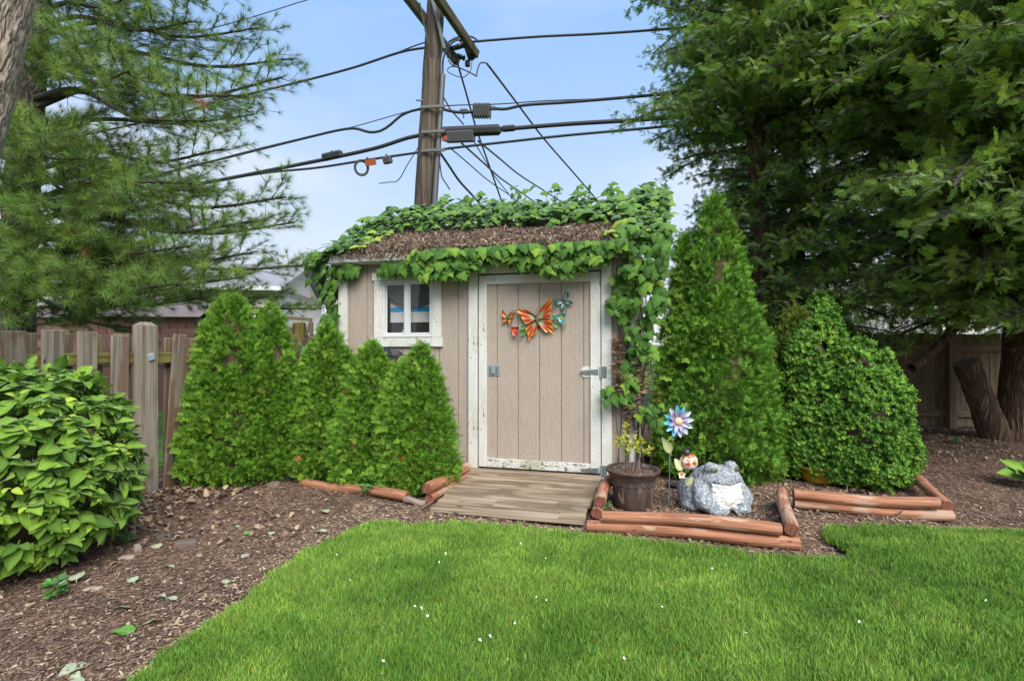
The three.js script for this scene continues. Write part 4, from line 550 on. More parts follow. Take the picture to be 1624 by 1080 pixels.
{ // pine on the left, beyond the fence
  const base = V(-5.62, 0, -6.0), pine = thing('pine_tree', 'tall white pine with long soft needles beyond the board fence', 'pine tree', base), r = rng(61), list = [], col = new THREE.Color(), cv = new THREE.CatmullRomCurve3([V(0, 0, 0), V(.05, 1.6, 0), V(.14, 3.4, 0), V(.26, 5.2, 0), V(.3, 8.4, 0)]);
  { const g = tube(cv.points, .19, 40, 16, .5), p = g.attributes.position, nn = g.attributes.normal; for (let i = 0; i < p.count; i++) { const k = (fbm(p.getX(i) * 12, p.getY(i) * 4, p.getZ(i) * 12, 3) - .5) * .05; p.setXYZ(i, p.getX(i) + nn.getX(i) * k, p.getY(i), p.getZ(i) + nn.getZ(i) * k); } g.computeVertexNormals(); mesh('trunk', uvm(g, 'y'), M.barkPine, pine); }
  const limbs = []; const L = (y, ex, ey, Z, n = 1) => limbs.push([y, D(ex, ey, Z).sub(base), n]);
  L(40, 300, 30, 5.4); L(60, 410, 40, 6.0); L(90, 462, 90, 6.2); L(120, 380, 150, 5.3); L(165, 445, 120, 5.6); L(160, 330, 190, 4.9); L(200, 400, 180, 6.6); L(250, 350, 235, 5.2); L(255, 300, 290, 4.7); L(280, 330, 300, 5.6); L(300, 230, 330, 4.6); L(330, 452, 312, 5.7); L(350, 400, 350, 5.0); L(370, 466, 352, 6.3); L(400, 300, 390, 4.7); L(410, 490, 420, 6.3); L(420, 400, 400, 5.6); L(440, 380, 440, 5.0); L(450, 500, 490, 7.0); L(460, 440, 470, 6.8); L(470, 330, 470, 5.0); L(480, 220, 480, 4.8); L(490, 120, 470, 4.7); L(500, 230, 520, 6.4); L(430, 120, 420, 4.6); L(330, 90, 330, 4.6); L(240, 120, 250, 4.6); L(200, 60, 210, 4.3); L(130, 200, 110, 4.8); L(60, 150, 60, 4.9); L(20, 220, -20, 5.0); L(-30, 380, -20, 5.6); L(-60, 250, -80, 5.4); L(-100, 420, -120, 6); L(380, 160, 380, 4.8); L(290, 150, 300, 5.0); L(450, 280, 450, 4.6); L(510, 90, 510, 5.2);
  for (let i = 0; i < 26; i++) { const a = 1.4 + r() * 3.4, h = 1.4 + r() * 6, l = 1.4 + r() * 1.2; limbs.push([550 - (h - EYE) * F / 6, V(Math.cos(a) * l, h + .2, Math.sin(a) * l), .6]); }
  for (const [py, e, dn] of limbs) {
    const h = EYE + (550 - py) * 6 / F; let u = 0, best = 9; for (let q = 0; q <= 60; q++) { const d = Math.abs(cv.getPoint(q / 60).y - h); if (d < best) { best = d; u = q / 60; } } const s = cv.getPoint(u), d = e.clone().sub(s), len = d.length(), crv = new THREE.CatmullRomCurve3([s, s.clone().addScaledVector(d, .3).add(V(0, .05 * len + (r() - .5) * .1, 0)), s.clone().addScaledVector(d, .65).add(V(0, -.02 * len, (r() - .5) * .2)), e]);
    const gs = [tube(crv.points, .014 + len * .008, 18, 7, .25)], nS = Math.round(len * 8.5 * dn), ax = d.clone().normalize(), side = V(0, 1, 0).cross(ax).normalize();
    for (let j = 0; j < nS; j++) {
      const q = .14 + .86 * (j + r() * .7) / nS, b = crv.getPoint(q), sg = j % 2 ? 1 : -1, sl = (.28 + .75 * (1 - q)) * (.45 + r() * .6), dd = side.clone().multiplyScalar(sg * (.5 + r() * .4)).addScaledVector(ax, .75).add(V(0, (r() - .42) * .65, 0)).normalize(), tone = r();
      gs.push(tube([b, b.clone().addScaledVector(dd, sl * .5), b.clone().addScaledVector(dd, sl).add(V(0, .04, 0))], .005, 4, 4, .4));
      const tip = (p, dir, s) => { const c = clamp(tone * .5 + r() * .5, 0, 1), bb = .85 + r() * .3; col.setRGB(lerp(.065, .17, c) * bb, lerp(.13, .27, c) * bb, lerp(.022, .04, c) * bb); if (r() < .006) col.setRGB(.28, .1, .03); list.push([frame(p, dir, ranDir(r), s), col.clone()]); };
      const n = Math.max(2, Math.round(sl / .085)); for (let k = 0; k < n; k++) { const f = .25 + .75 * (k + 1) / n, p = b.clone().addScaledVector(dd, sl * f).add(V(0, .04 * f, 0)); tip(p, dd.clone().add(V(0, .25, 0)).addScaledVector(ranDir(r), .3), .10 + r() * .035); if (r() < .75) { const d2 = dd.clone().addScaledVector(ranDir(r), .9).add(V(0, .15, 0)).normalize(), l2 = .06 + r() * .13; const p2 = p.clone().addScaledVector(d2, l2); gs.push(tube([p, p2], .003, 1, 3)); tip(p2, d2, .095 + r() * .035); } }
    }
    for (let k = 0; k < 6; k++) { const q = .86 + k * .028; col.setRGB(.08, .16, .026); list.push([frame(crv.getPoint(q), ax.clone().add(V(0, .2, 0)).addScaledVector(ranDir(r), .5), ranDir(r), .1 + r() * .03), col.clone()]); }
    mesh('branch', flat(gs.map((g) => { g.deleteAttribute('uv'); return g; })), M.twig, pine);
  }
  inst('needles', tuft(34, 3, .016), M.needle, list, pine);
}
{ // near trunk at the left edge of the yard
  const g = tube([V(-3.2, 0, -2.5), V(-2.98, 1.2, -2.58), V(-2.77, 2.4, -2.7), V(-2.66, 3.0, -2.72), V(-2.42, 4.6, -2.8)], .2, 60, 30, .7), p = g.attributes.position, nn = g.attributes.normal; for (let i = 0; i < p.count; i++) { const x = p.getX(i), y = p.getY(i), z = p.getZ(i), k = (Math.abs(fbm(x * 16, y * 3, z * 16, 3) - .5) * 2 - .3) * .03; p.setXYZ(i, x + nn.getX(i) * k, y, z + nn.getZ(i) * k); } g.computeVertexNormals();
  const t = thing('tree_trunk', 'leaning grey brown rough barked trunk above the leafy bush', 'tree'); mesh('trunk', uvm(g, 'y'), M.barkGrey, t); mesh('limb', uvm(tube([V(-2.53, 3.9, -2.77), V(-2.95, 4.5, -2.6), V(-3.4, 5.2, -2.3)], .09, 14, 10, .5)), M.barkGrey, t);
}
// ------------------------------------------------------------------ utility pole and wires
const PX0 = -1.35, PZ0 = 9;
function LN(px, py, dz = 0) { const r = (px - 812) / F, Z0 = PZ0 + dz, k = (r * Z0 - PX0) / (.966 + .259 * r), Z = Z0 - .259 * k; return V(r * Z, EYE + (550 - py) * Z / F, -Z); }
{
  const foot = D(654, 560, 9).setY(0), top = D(697, -140, 9), pole = thing('utility_pole', 'tall weathered wooden utility pole behind the shed', 'utility pole', foot), rel = (p) => p.clone().sub(foot);
  { const g = tube([V(0, -.02, 0), rel(D(671, 332, 9)), rel(D(690, 0, 9)), rel(top)], .175, 60, 20, .78), p = g.attributes.position, nn = g.attributes.normal; for (let i = 0; i < p.count; i++) { const k = (fbm(p.getX(i) * 20, p.getY(i) * 1.2, p.getZ(i) * 20, 3) - .5) * .03; p.setXYZ(i, p.getX(i) + nn.getX(i) * k, p.getY(i), p.getZ(i) + nn.getZ(i) * k); } g.computeVertexNormals(); mesh('shaft', uvm(g, 'y'), M.pole, pole); }
  const dir = V(.29, 0, -.957), lat = V(.957, 0, .29), c = D(694, 24, 9);
  for (const s of [-1, 1]) { const m = c.clone().addScaledVector(lat, s * .2); m.y += s > 0 ? .02 : -.06; mesh('crossarm', bar(rel(m.clone().addScaledVector(dir, -1.5)), rel(m.clone().addScaledVector(dir, 1.3)), .11, .14, .01), M.arm, pole); }
  mesh('brace', bar(rel(D(681, -20, 8.75)), rel(D(704, 74, 8.85)), .07, .02, .003), M.zincDark, pole);
  mesh('brace_strap', bar(rel(D(664, 0, 8.6)), rel(D(678, 66, 8.82)), .025, .02, .003), M.zincDark, pole);
  // conduit down the right side
  mesh('conduit', tube([rel(D(701, 116, 8.95)), rel(D(696, 200, 8.92)), rel(D(688, 332, 8.88)), rel(D(684, 420, 8.85))], .05, 20, 10), M.lead, pole);
  for (const y of [168, 208, 238]) mesh('band', bar(rel(D(667, y, 8.8)), rel(D(705, y - 2, 8.8)), .05, .03, .004), M.lead, pole);
  // hardware on the arm end
  const ins = (px, py, Z, l, a) => { const g = new THREE.LatheGeometry([[0, 0], [.03, 0], [.055, .03], [.03, .06], [.055, .09], [.03, .12], [.055, .15], [.03, .18], [0, .18]].map(([x, y]) => new THREE.Vector2(x, y * l / .18)), 12); g.rotateZ(a); const p = rel(D(px, py, Z)); g.translate(p.x, p.y, p.z); mesh('insulator', g, M.blackPlastic, pole); };
  ins(722, 98, 9.9, .19, .05); ins(741, 103, 10.1, .12, 0); ins(737, 90, 10, .16, 1.2); ins(722, 72, 9.8, .3, -1.25); ins(743, 72, 10.2, .18, .3); ins(746, 86, 10.2, .14, .2);
  mesh('fuse_cutout', bar(rel(D(706, 70, 9.6)), rel(D(712, 89, 9.65)), .07, .07, .01), M.lead, pole); mesh('bracket', bar(rel(D(716, 74, 9.8)), rel(D(745, 66, 10.1)), .09, .06, .01), M.blackPlastic, pole); mesh('bracket', bar(rel(D(738, 62, 10.1)), rel(D(748, 92, 10.15)), .12, .1, .01), M.blackPlastic, pole);
  const cab = (pts, r) => mesh('loop_cable', tube(pts.map(([x, y, z = 9.6]) => rel(D(x, y, z))), r, pts.length * 7, 6), M.cable, pole);
  cab([[697, 116, 9], [697, 95, 9.1], [702, 76, 9.4], [716, 60, 9.7], [735, 54, 10], [750, 56, 10.2], [756, 60, 10.2]], .018); cab([[701, 116, 9], [702, 92, 9.2], [710, 72, 9.5], [725, 60, 9.8], [740, 64, 10], [754, 78, 10.1], [757, 85, 10.1], [750, 87, 10.1]], .018); cab([[712, 62, 9.6], [724, 58, 9.8], [734, 68, 10], [745, 84, 10.1], [749, 90, 10.1]], .015);
  cab([[710, 92, 9.6], [716, 100, 9.6], [726, 104, 9.6], [742, 111, 9.6], [755, 118, 9.6]], .012); cab([[724, 103, 9.6], [712, 104, 9.6], [709, 110, 9.6], [718, 116, 9.6], [734, 120, 9.6], [744, 112, 9.6], [748, 95, 9.9]], .008);
  mesh('step_bolt', bar(rel(D(659, 157, 8.9)), rel(D(672, 157, 8.9)), .025, .025, .003), M.zincDark, pole);
}
{
  const wire = (label, pts, r, m = M.cable, g = 'overhead wires at the utility pole') => { const o = mesh('overhead_wire', tube(pts, r, pts.length * 8, 6), m); info(o, label, 'wire', g); };
  const P = (l, dz = 0) => l.map(([x, y, z]) => LN(x, y, z ?? dz));
  wire('thick top wire running from the pole towards the cedar', P([[738, 64], [760, 62], [850, 55], [950, 50], [1050, 43], [1300, 20]], 1), .024);
  wire('thick top wire running from the pole towards the pine', P([[678, 72], [640, 78], [560, 104], [470, 128], [380, 150], [280, 178], [120, 215], [-100, 260]]), .022);
  wire('thin tie wire under the top wire beside the pole', P([[676, 63], [655, 70], [625, 82]]), .012);
  wire('cable with the grey box running right from the pole', P([[668, 171], [690, 168], [705, 172], [725, 176], [752, 175], [778, 170], [800, 171], [830, 165], [900, 160], [1020, 150], [1300, 125]]), .026);
  wire('thin carrying strand above the cable with the grey box', P([[668, 168], [720, 165], [790, 163], [860, 158], [960, 154], [1020, 149], [1300, 122]]), .01);
  wire('dipping cable running left from the pole above the black tube', P([[672, 170], [652, 174], [634, 182], [618, 196], [602, 206], [585, 208], [562, 202], [540, 204], [500, 213], [400, 238], [312, 260], [150, 300], [-80, 350]]), .024);
  wire('thin carrying strand above the dipping cable', P([[670, 168], [620, 182], [560, 199], [500, 212], [400, 236], [300, 262], [100, 308]]), .009);
  wire('thick cable running left from the pole through the small black case', P([[690, 210], [650, 216], [600, 232], [530, 248], [440, 266], [360, 282], [290, 295], [100, 335], [-100, 375]]), .036);
  wire('thick cable running right out of the long black splice case', P([[812, 202], [900, 195], [1015, 188], [1300, 165]]), .036);
  wire('low cable crossing the pole below the splice case', P([[-60, 360], [200, 310], [300, 293], [420, 273], [500, 265], [590, 251], [660, 241], [720, 233], [800, 224], [900, 213], [1012, 203], [1300, 175]]), .022);
  const dr = (label, a, b, r, sag = 8) => { const mid = [(a[0] + b[0]) / 2 - 3, (a[1] + b[1]) / 2 + sag, (a[2] + b[2]) / 2], q = (A, Bq, t) => [lerp(A[0], Bq[0], t), lerp(A[1], Bq[1], t), lerp(A[2], Bq[2], t)]; wire(label, [a, q(a, mid, .5), mid, q(mid, b, .5), b].map(([x, y, z]) => D(x, y, z)), r, M.cable, 'service drops from the pole'); };
  dr('long service wire from the bent loop down to the right', [772, 98, 9.6], [955, 325, 16], .02, 4); dr('service wire crossing behind the grey box down to the roof', [720, 80, 9.7], [796, 320, 12], .018, 2); dr('service wire from the splice case to the far right houses', [758, 222, 9.3], [895, 322, 17], .018, 4); dr('service wire from below the splice case to the roof ridge', [732, 226, 9.3], [860, 328, 15], .018, 4); dr('thin service wire fanning out under the splice case', [712, 232, 9.2], [842, 332, 14], .012, 3); dr('service wire falling steeply right of the pole', [694, 236, 9.1], [768, 330, 12], .022, 3); dr('thin wire from the middle band past the cable box', [698, 144, 9], [735, 196, 9.3], .012, 1); dr('thin wire crossing from the splice case down to the roof vine', [752, 224, 9.3], [822, 326, 15], .012, 3); dr('thin slack wire curling down left of the pole', [664, 230, 8.8], [600, 290, 9], .008, 26); dr('short cut wire hanging beside the pole', [694, 240, 8.9], [713, 300, 9], .012, 10);
  wire('bent pair of wire ends beside the arm', [[755, 119], [757, 108], [762, 97], [772, 98], [775, 102]].map(([x, y]) => D(x, y, 9.6)), .012, M.cable, 'service drops from the pole');
  wire('faint high wire crossing the top of the pine', [[-50, 130, 14], [200, 75, 14], [380, 28, 14], [470, 0, 14], [560, -28, 14]].map((p) => D(...p)), .012);
  // boxes on the cables
  const hang = (name, label, cat, parts, center) => { const t = thing(name, label, cat, center); for (const [n, g, m] of parts) { g.translate(-center.x, -center.y, -center.z); mesh(n, g, m, t); } return t; };
  const bx = (a, b, w, d, ch = .015) => bar(LN(...a), LN(...b), w, d, ch);
  hang('splice_case', 'long black tapered splice case on the thick cable right of the pole', 'splice case', [['sleeve', bx([682, 209], [795, 204], .17, .15, .05), M.cable], ['nose', bx([795, 203], [818, 201], .1, .09, .04), M.cable], ['terminal_box', bx([708, 216], [752, 214], .19, .14, .02), M.lead], ['orange_tag', bx([703, 219], [711, 218.5], .08, .16, .01), M.orange]], LN(745, 210));
  hang('cable_amplifier', 'grey finned metal box on the upper cable', 'cable box', [['housing', bx([751, 174], [777, 173], .2, .16, .02), M.lead], ['lug', bx([777, 170], [786, 170], .06, .06, .01), M.lead], ...[0, 1, 2, 3, 4, 5].map((i) => ['fin', bx([753 + i * 4.4, 174], [754 + i * 4.4, 174], .23, .18, .004), M.lead])], LN(764, 174));
  hang('cable_tap', 'small dark fitting between the pole and the grey box', 'fitting', [['body', bx([729, 175], [742, 174.5], .08, .08, .02), M.lead], ['spigot', bx([734, 176], [735, 186], .02, .02, .004), M.lead]], LN(735, 175));
  hang('small_splice_case', 'small black case on the thick cable left of the pole', 'splice case', [['case', bx([510, 249], [541, 242], .13, .12, .03), M.cable], ['clip', bx([524, 243], [526, 238], .05, .05, .01), M.cable]], LN(525, 246));
  hang('terminal_box', 'dark square box on the low cable beside the orange tag', 'cable box', [['box', bx([607, 254], [620, 251], .13, .1, .02), M.lead], ['clip', bx([611, 246], [612, 243], .03, .03, .005), M.lead]], LN(613, 252));
  hang('cable_tag', 'rusty orange marker tag on the low cable', 'tag', [['plate', bx([578, 258], [595, 255], .1, .02, .004), M.orange], ['clip', bx([580, 252], [582, 248], .03, .03, .005), M.lead]], LN(586, 256));
  { const c = LN(572, 265), t = thing('cable_coil', 'ring of spare black cable hanging from the low cable', 'cable coil', c); for (const [q, rr] of [[.115, .016], [.1, .012]]) { const g = new THREE.TorusGeometry(q, rr, 8, 28); g.scale(1, 1.15, 1); g.rotateY(.3); mesh('loop', g, M.cable, t); } }
}
// ------------------------------------------------------------------ buildings beyond the fences
{
  const t = thing('neighbour_shed', 'low brown outbuilding clad in red brown shingles beyond the fence', 'outbuilding', V(-6.9, 0, -9.6), .12), r = rng(201), mk = [[.17, .085, .07], [.20, .10, .085], [.145, .075, .06], [.22, .12, .10]].map((c) => plain(...c, { roughness: .95 }));
  const wl = (n, x0, x1, y0, y1, z0, z1, m) => B(n, x0, x1, y0, y1, z0, z1, m, t);
  wl('wall', -1.5, 1.15, 0, 1.72, -2, 0, plain(.12, .06, .05)); for (let j = 0; j < 8; j++) for (let i = 0; i < 9; i++) { const w = 2.65 / 9, x = -1.5 + i * w + (j % 2 ? w * .5 : 0), y = 1.72 - (j + 1) * .105, x1 = Math.min(1.15, x + w); if (x1 - x < .03) continue; const g = box(x1 - x - .012, .125, .02, 'x', .003); g.rotateX(.12 + (r() - .5) * .05); g.translate((x + x1) / 2, y + .05 + (r() - .5) * .008, .02); mesh('shingle', g, mk[Math.floor(r() * 4)], t); }
  const rm = plain(.26, .2, .19, { roughness: 1 }); for (const s of [1, -1]) for (let j = 0; j < 7; j++) { const g = box(2.9, .02, .22, 'x', .003); g.rotateX(s * .42); g.translate(-.17, 1.78 + j * .075, s > 0 ? .04 - j * .165 : -2.04 + j * .165); mesh('roof_course', g, rm, t); }
  wl('door', 1.17, 1.5, .3, 1.62, -.6, -.56, plain(.34, .10, .05)); for (const x of [1.24, 1.34, 1.44]) wl('door_board', x - .04, x + .04, .3, 1.6, -.555, -.53, plain(.38, .12, .06)); wl('corner_post', 1.55, 1.6, 0, 1.75, -.6, -.5, plain(.4, .28, .14));
}
function house(label, pos, turn, w, h, d, wall, roof, wins, o = {}) {
  const t = thing('house', label, 'house', pos, turn); B('wall', -w / 2, w / 2, 0, h, -d, 0, wall, t);
  const n = Math.floor(h / .22); for (let i = 0; i < n; i++) { const g = box(w + .02, .2, .03, 'x', .004); g.rotateX(.06); g.translate(0, .12 + i * .22, .012); mesh('siding_course', g, wall, t); }
  const rise = o.rise ?? 1.4; for (const s of [1, -1]) { const l = Math.hypot(rise, d / 2 + .4), g = box(w + .8, .1, l, 'x', .01); g.rotateX(s * Math.atan2(rise, d / 2 + .4)); g.translate(0, h + rise / 2 - .1, s > 0 ? .4 - (d / 2 + .4) / 2 : -d / 2 - (d / 2 + .4) / 2); mesh('roof', g, roof, t); }
  for (const x of [-w / 2, w / 2 - .05]) { const sh = new THREE.Shape([[0, h - .3], [d, h - .3], [d / 2, h + rise - .25]].map((p) => new THREE.Vector2(...p))), g = new THREE.ExtrudeGeometry(sh, { depth: .05, bevelEnabled: false }); g.rotateY(Math.PI / 2); g.translate(x, 0, 0); mesh('gable', uvm(g), wall, t); }
  B('gutter', -w / 2 - .4, w / 2 + .4, h - .2, h - .05, .4, .5, plain(.7, .7, .68), t, 'x');
  for (const [x, y, ww, hh] of wins) { const g = new THREE.Group(); g.name = 'window'; t.add(g); B('frame', x - ww / 2 - .08, x + ww / 2 + .08, y - .08, y + hh + .08, .03, .07, plain(.75, .75, .73), g); B('pane', x - ww / 2, x - .03, y, y + hh, .071, .08, plain(.05, .06, .07, { roughness: .1 }), g); B('pane', x + .03, x + ww / 2, y, y + hh, .071, .08, plain(.05, .06, .07, { roughness: .1 }), g); }
  return t;
}
house('pale grey house with a low roof seen through the pine', V(-12.5, 0, -20), .1, 7, 3.5, 7, plain(.5, .46, .41), plain(.25, .25, .27), [[-1.5, 1.6, 1.2, 1.1], [1.6, 1.6, 1.2, 1.1]]);
house('cream sided house beyond the arborvitae and the shed corner', V(-9.3, 0, -23), .1, 3.4, 1.9, 6, plain(.58, .5, .43), plain(.3, .29, .29), [[-.7, .6, .7, .9], [.9, .6, .7, .9]], { rise: .8 });
house('beige house mostly hidden behind the shed and cedars', V(13, 0, -24), -.1, 9, 3.6, 7, plain(.5, .46, .4), plain(.28, .26, .25), [[-2, 1.4, 1.2, 1.2], [1.5, 1.4, 1.2, 1.2]]);
{ // white fence far right, beyond the dark one
  const t = thing('white_fence', 'white picket fence seen above the dark board fence', 'fence', V(6.6, 0, -10.4), -.08), m = plain(.62, .62, .62, { roughness: .6 }); for (let i = 0; i < 34; i++) B('picket', i * .115, i * .115 + .1, .1, 1.92, 0, .02, m, t); for (const y of [.4, 1.6]) B('rail', 0, 3.9, y, y + .09, -.045, -.002, m, t, 'x'); for (const x of [0, 1.95, 3.9]) B('post', x - .06, x + .06, 0, 2, -.17, -.05, m, t);
}
{ const t = thing('wooden_arbor', 'small wooden arbor of thin beams beyond the corner fence', 'arbor', D(493, 508, 8).setY(0)), o = t.position, q = (x, y) => D(x, y, 8).sub(o); mesh('beam', bar(q(440, 503), q(494, 507), .05, .05), M.fenceBrown, t); mesh('strut', bar(q(493, 510), q(484, 532), .045, .045), M.fenceBrown, t); mesh('post', bar(V(0, 0, -.03), q(493, 511), .05, .05), M.fenceBrown, t); mesh('post', bar(q(442, 504).setY(0), q(442, 502), .05, .05), M.fenceBrown, t); }
// ------------------------------------------------------------------ things in the right bed
{ // plant pot with a small yellow green shrub
  const p = V(.915, 0, -4.06), pot = thing('plant_pot', 'round dark brown plant pot with a scalloped rim band', 'plant pot', p);
  const g = new THREE.LatheGeometry([[0, 0], [.125, 0], [.135, .006], [.15, .10], [.163, .2], [.166, .208], [.178, .235], [.196, .258], [.204, .266], [.205, .278], [.198, .286], [.185, .285], [.176, .275], [.168, .25], [.160, .235]].map((q) => new THREE.Vector2(...q)), 56), P = g.attributes.position;
  for (let i = 0; i < P.count; i++) { const x = P.getX(i), y = P.getY(i), z = P.getZ(i), a = Math.atan2(z, x), rr = Math.hypot(x, z); if (rr > .14 && y < .24) { const k = 1 + (noise(a * 6, y * 30, 2) - .5) * .012; P.setX(i, x * k); P.setZ(i, z * k); } } g.computeVertexNormals();
  const pm = S(pair(512, 256, (u, v) => { const a = fb2(u * 20, v * 12, 3, 4), b = fb2(u * 6, v * 4, 8, 4, 0), s = sstep(.6, .78, fb2(u * 26, v * 16, 15, 4)) * sstep(.4, .65, b); return [...mixc(mixc([.21, .165, .145], [.40, .32, .28], a), [.68, .62, .58], s * .7), a * .7 + s * .3]; }, [1, 1]), { bumpScale: .004, roughness: .62 }); mesh('body', g, pm, pot);
  for (let i = 0; i < 22; i++) { const a = i / 22 * 6.283, tg = new THREE.TorusGeometry(.024, .0045, 6, 10, Math.PI); tg.rotateZ(Math.PI); tg.rotateY(0); tg.translate(0, .198, .161); tg.rotateX(0); tg.rotateY(a); mesh('scallop', tg, pm, pot); }
  const soil = new THREE.CylinderGeometry(.163, .155, .02, 30, 1); soil.translate(0, .24, 0); mesh('soil', uvm(soil), M.mulch, pot);
  const sh = thing('young_shrub', 'spindly yellow green shrub growing in the brown pot', 'shrub', p.clone().setY(.25)), r = rng(211), lg = ovateLeaf(.036, .0095, .4, .1, .001, 3), ms = toneMats([[.52, .45, .04], [.44, .44, .045], [.3, .4, .04]], { roughness: .95, transmission: .35 }); let n = 0;
  for (const [sx, sz, pts] of [[-.04, 0, [[-.045, .1], [-.06, .19], [-.05, .28], [-.035, .37]]], [-.04, .01, [[-.06, .14], [-.1, .22], [-.13, .27]]], [.03, 0, [[.045, .1], [.06, .18], [.075, .25]]], [.05, .02, [[.05, .1], [.09, .15], [.13, .19]]], [0, -.02, [[.02, .1], [.02, .2], [.03, .27]]], [-.03, .02, [[-.03, .09], [-.035, .17], [-.01, .22]]]]) {
    const v = [V(sx, 0, sz), ...pts.map(([x, y]) => V(x, y, sz + (r() - .5) * .06))]; mesh('stem', tube(v, .004, 12, 6, .5), M.twigPale, sh); const cv = new THREE.CatmullRomCurve3(v);
    for (let i = 0; i < 22; i++) { const q = .55 + .45 * r(), b = cv.getPoint(q), d = ranDir(r).add(V(0, .5, .1)).normalize(); const o = mesh('leaf', lg, ms[q > .85 ? Math.floor(r() * 2) : 1 + Math.floor(r() * 2)], sh); o.applyMatrix4(frame(b.addScaledVector(d, .006), d, ranDir(r).add(V(0, .4, .5)), .8 + r() * .5)); }
  }
}
{ // stone frog
  const N = 84, mc = new MarchingCubes(N, new THREE.MeshBasicMaterial(), false, false, 400000), S2 = .3, cx = 0, cyy = .17, cz = -.02;
  const el = (p, c, rr) => { const x = (p.x - c[0]) / rr[0], y = (p.y - c[1]) / rr[1], z = (p.z - c[2]) / rr[2], k = Math.hypot(x, y, z); return (k - 1) * Math.min(...rr) * (k > .2 ? 1 : 1); };
  const cap = (p, a, b, ra, rb) => { const ab = V(b[0] - a[0], b[1] - a[1], b[2] - a[2]), ap = V(p.x - a[0], p.y - a[1], p.z - a[2]), t = clamp(ap.dot(ab) / ab.lengthSq(), 0, 1); return ap.addScaledVector(ab, -t).length() - lerp(ra, rb, t); };
  const sn = (a, b, k) => { const h = Math.max(k - Math.abs(a - b), 0) / k; return Math.min(a, b) - h * h * k * .25; };
  const sdf = (p) => {
    const q = { x: Math.abs(p.x), y: p.y, z: p.z };
    let d = el(p, [0, .155, -.045], [.17, .145, .155]); d = sn(d, el(p, [0, .222, .06], [.145, .088, .115]), .05); d = sn(d, el(p, [0, .125, .085], [.135, .125, .092]), .03);
    d = sn(d, el(q, [.08, .298, .06], [.048, .046, .05]), .014);
    d = sn(d, cap(q, [.15, .17, .03], [.17, .085, .085], .052, .054), .03); d = sn(d, cap(q, [.17, .085, .085], [.12, .038, .15], .052, .042), .02); d = sn(d, el(q, [.085, .026, .165], [.065, .03, .042]), .015);
    d = sn(d, el(q, [.18, .105, -.08], [.062, .1, .1]), .025); d = sn(d, el(q, [.2, .03, -.02], [.05, .036, .085]), .015); d = sn(d, el(p, [0, .03, -.09], [.16, .05, .1]), .04);
    // mouth groove: a shallow arc round the front of the head
    const mz = Math.hypot(p.x / 1.05, (p.z - .065) / .98), my = p.y - (.205 - .35 * p.x * p.x * 6 * -1 * .0 + .9 * p.x * p.x), gz = Math.abs(my) - .004; if (p.z > .06 && q.x < .115) d = Math.max(d, -Math.max(gz, .102 - mz));
    return d + (fbm(p.x * 55, p.y * 55, p.z * 55, 2) - .5) * .014 + (fbm(p.x * 150 + 4, p.y * 150, p.z * 150, 2) - .5) * .006;
  };
  const f = mc.field; for (let k = 0; k < N; k++) for (let j = 0; j < N; j++) for (let i = 0; i < N; i++) f[i + j * N + k * N * N] = -sdf(V((i - N / 2) / (N / 2) * S2 + cx, (j - N / 2) / (N / 2) * S2 + cyy, (k - N / 2) / (N / 2) * S2 + cz));
  mc.isolation = 0; mc.update(); const cnt = mc.count ?? mc.geometry.drawRange.count, pos = new Float32Array(mc.positionArray.slice(0, cnt * 3)); for (let i = 0; i < cnt; i++) { pos[i * 3] = pos[i * 3] * S2 + cx; pos[i * 3 + 1] = Math.max(-.005, pos[i * 3 + 1] * S2 + cyy); pos[i * 3 + 2] = pos[i * 3 + 2] * S2 + cz; }
  let g = new THREE.BufferGeometry(); g.setAttribute('position', new THREE.BufferAttribute(pos, 3)); g = mergeVertices(g, 1e-5); g.computeVertexNormals(); const col = [], P = g.attributes.position;
  for (let i = 0; i < P.count; i++) { const x = P.getX(i), y = P.getY(i), z = P.getZ(i), n = fbm(x * 130, y * 130, z * 130, 3), e = (noise(x * 40, y * 40, 5) - .5) * .012, bel = z > .07 && Math.abs(x) < .118 + e - Math.max(0, .11 - y) * 1.1 && y > .045 + e && y < .203 + .9 * x * x + e * .1 ? 1 : 0; const c = bel ? mixc([.6, .58, .52], [.8, .79, .74], n) : mixc([.14, .158, .175], [.46, .48, .49], sstep(.34, .78, n)); col.push(...c); }
  g.setAttribute('color', new THREE.Float32BufferAttribute(col, 3));
  const frog = thing('frog_statue', 'grey stone frog garden statue with a white belly', 'statue', V(1.515, .005, -3.99), .26); frog.scale.setScalar(1.03); mesh('body', g, S({ vertexColors: true, roughness: .95 }), frog);
  for (const s of [-1, 1]) { const e = new THREE.SphereGeometry(.036, 18, 12); e.scale(1, .8, .4); e.rotateX(-.15); e.rotateY(s * .25); e.translate(s * .088, .298, .1); const ring = mesh('eyelid', e, plain(.36, .36, .35, { roughness: .8 }), frog); const pu = new THREE.SphereGeometry(.0305, 16, 10); pu.scale(1, .78, .4); pu.rotateY(s * .25); pu.translate(s * .091, .297, .1065); mesh('eye', pu, plain(.10, .095, .065, { roughness: .35 }), frog); }
}
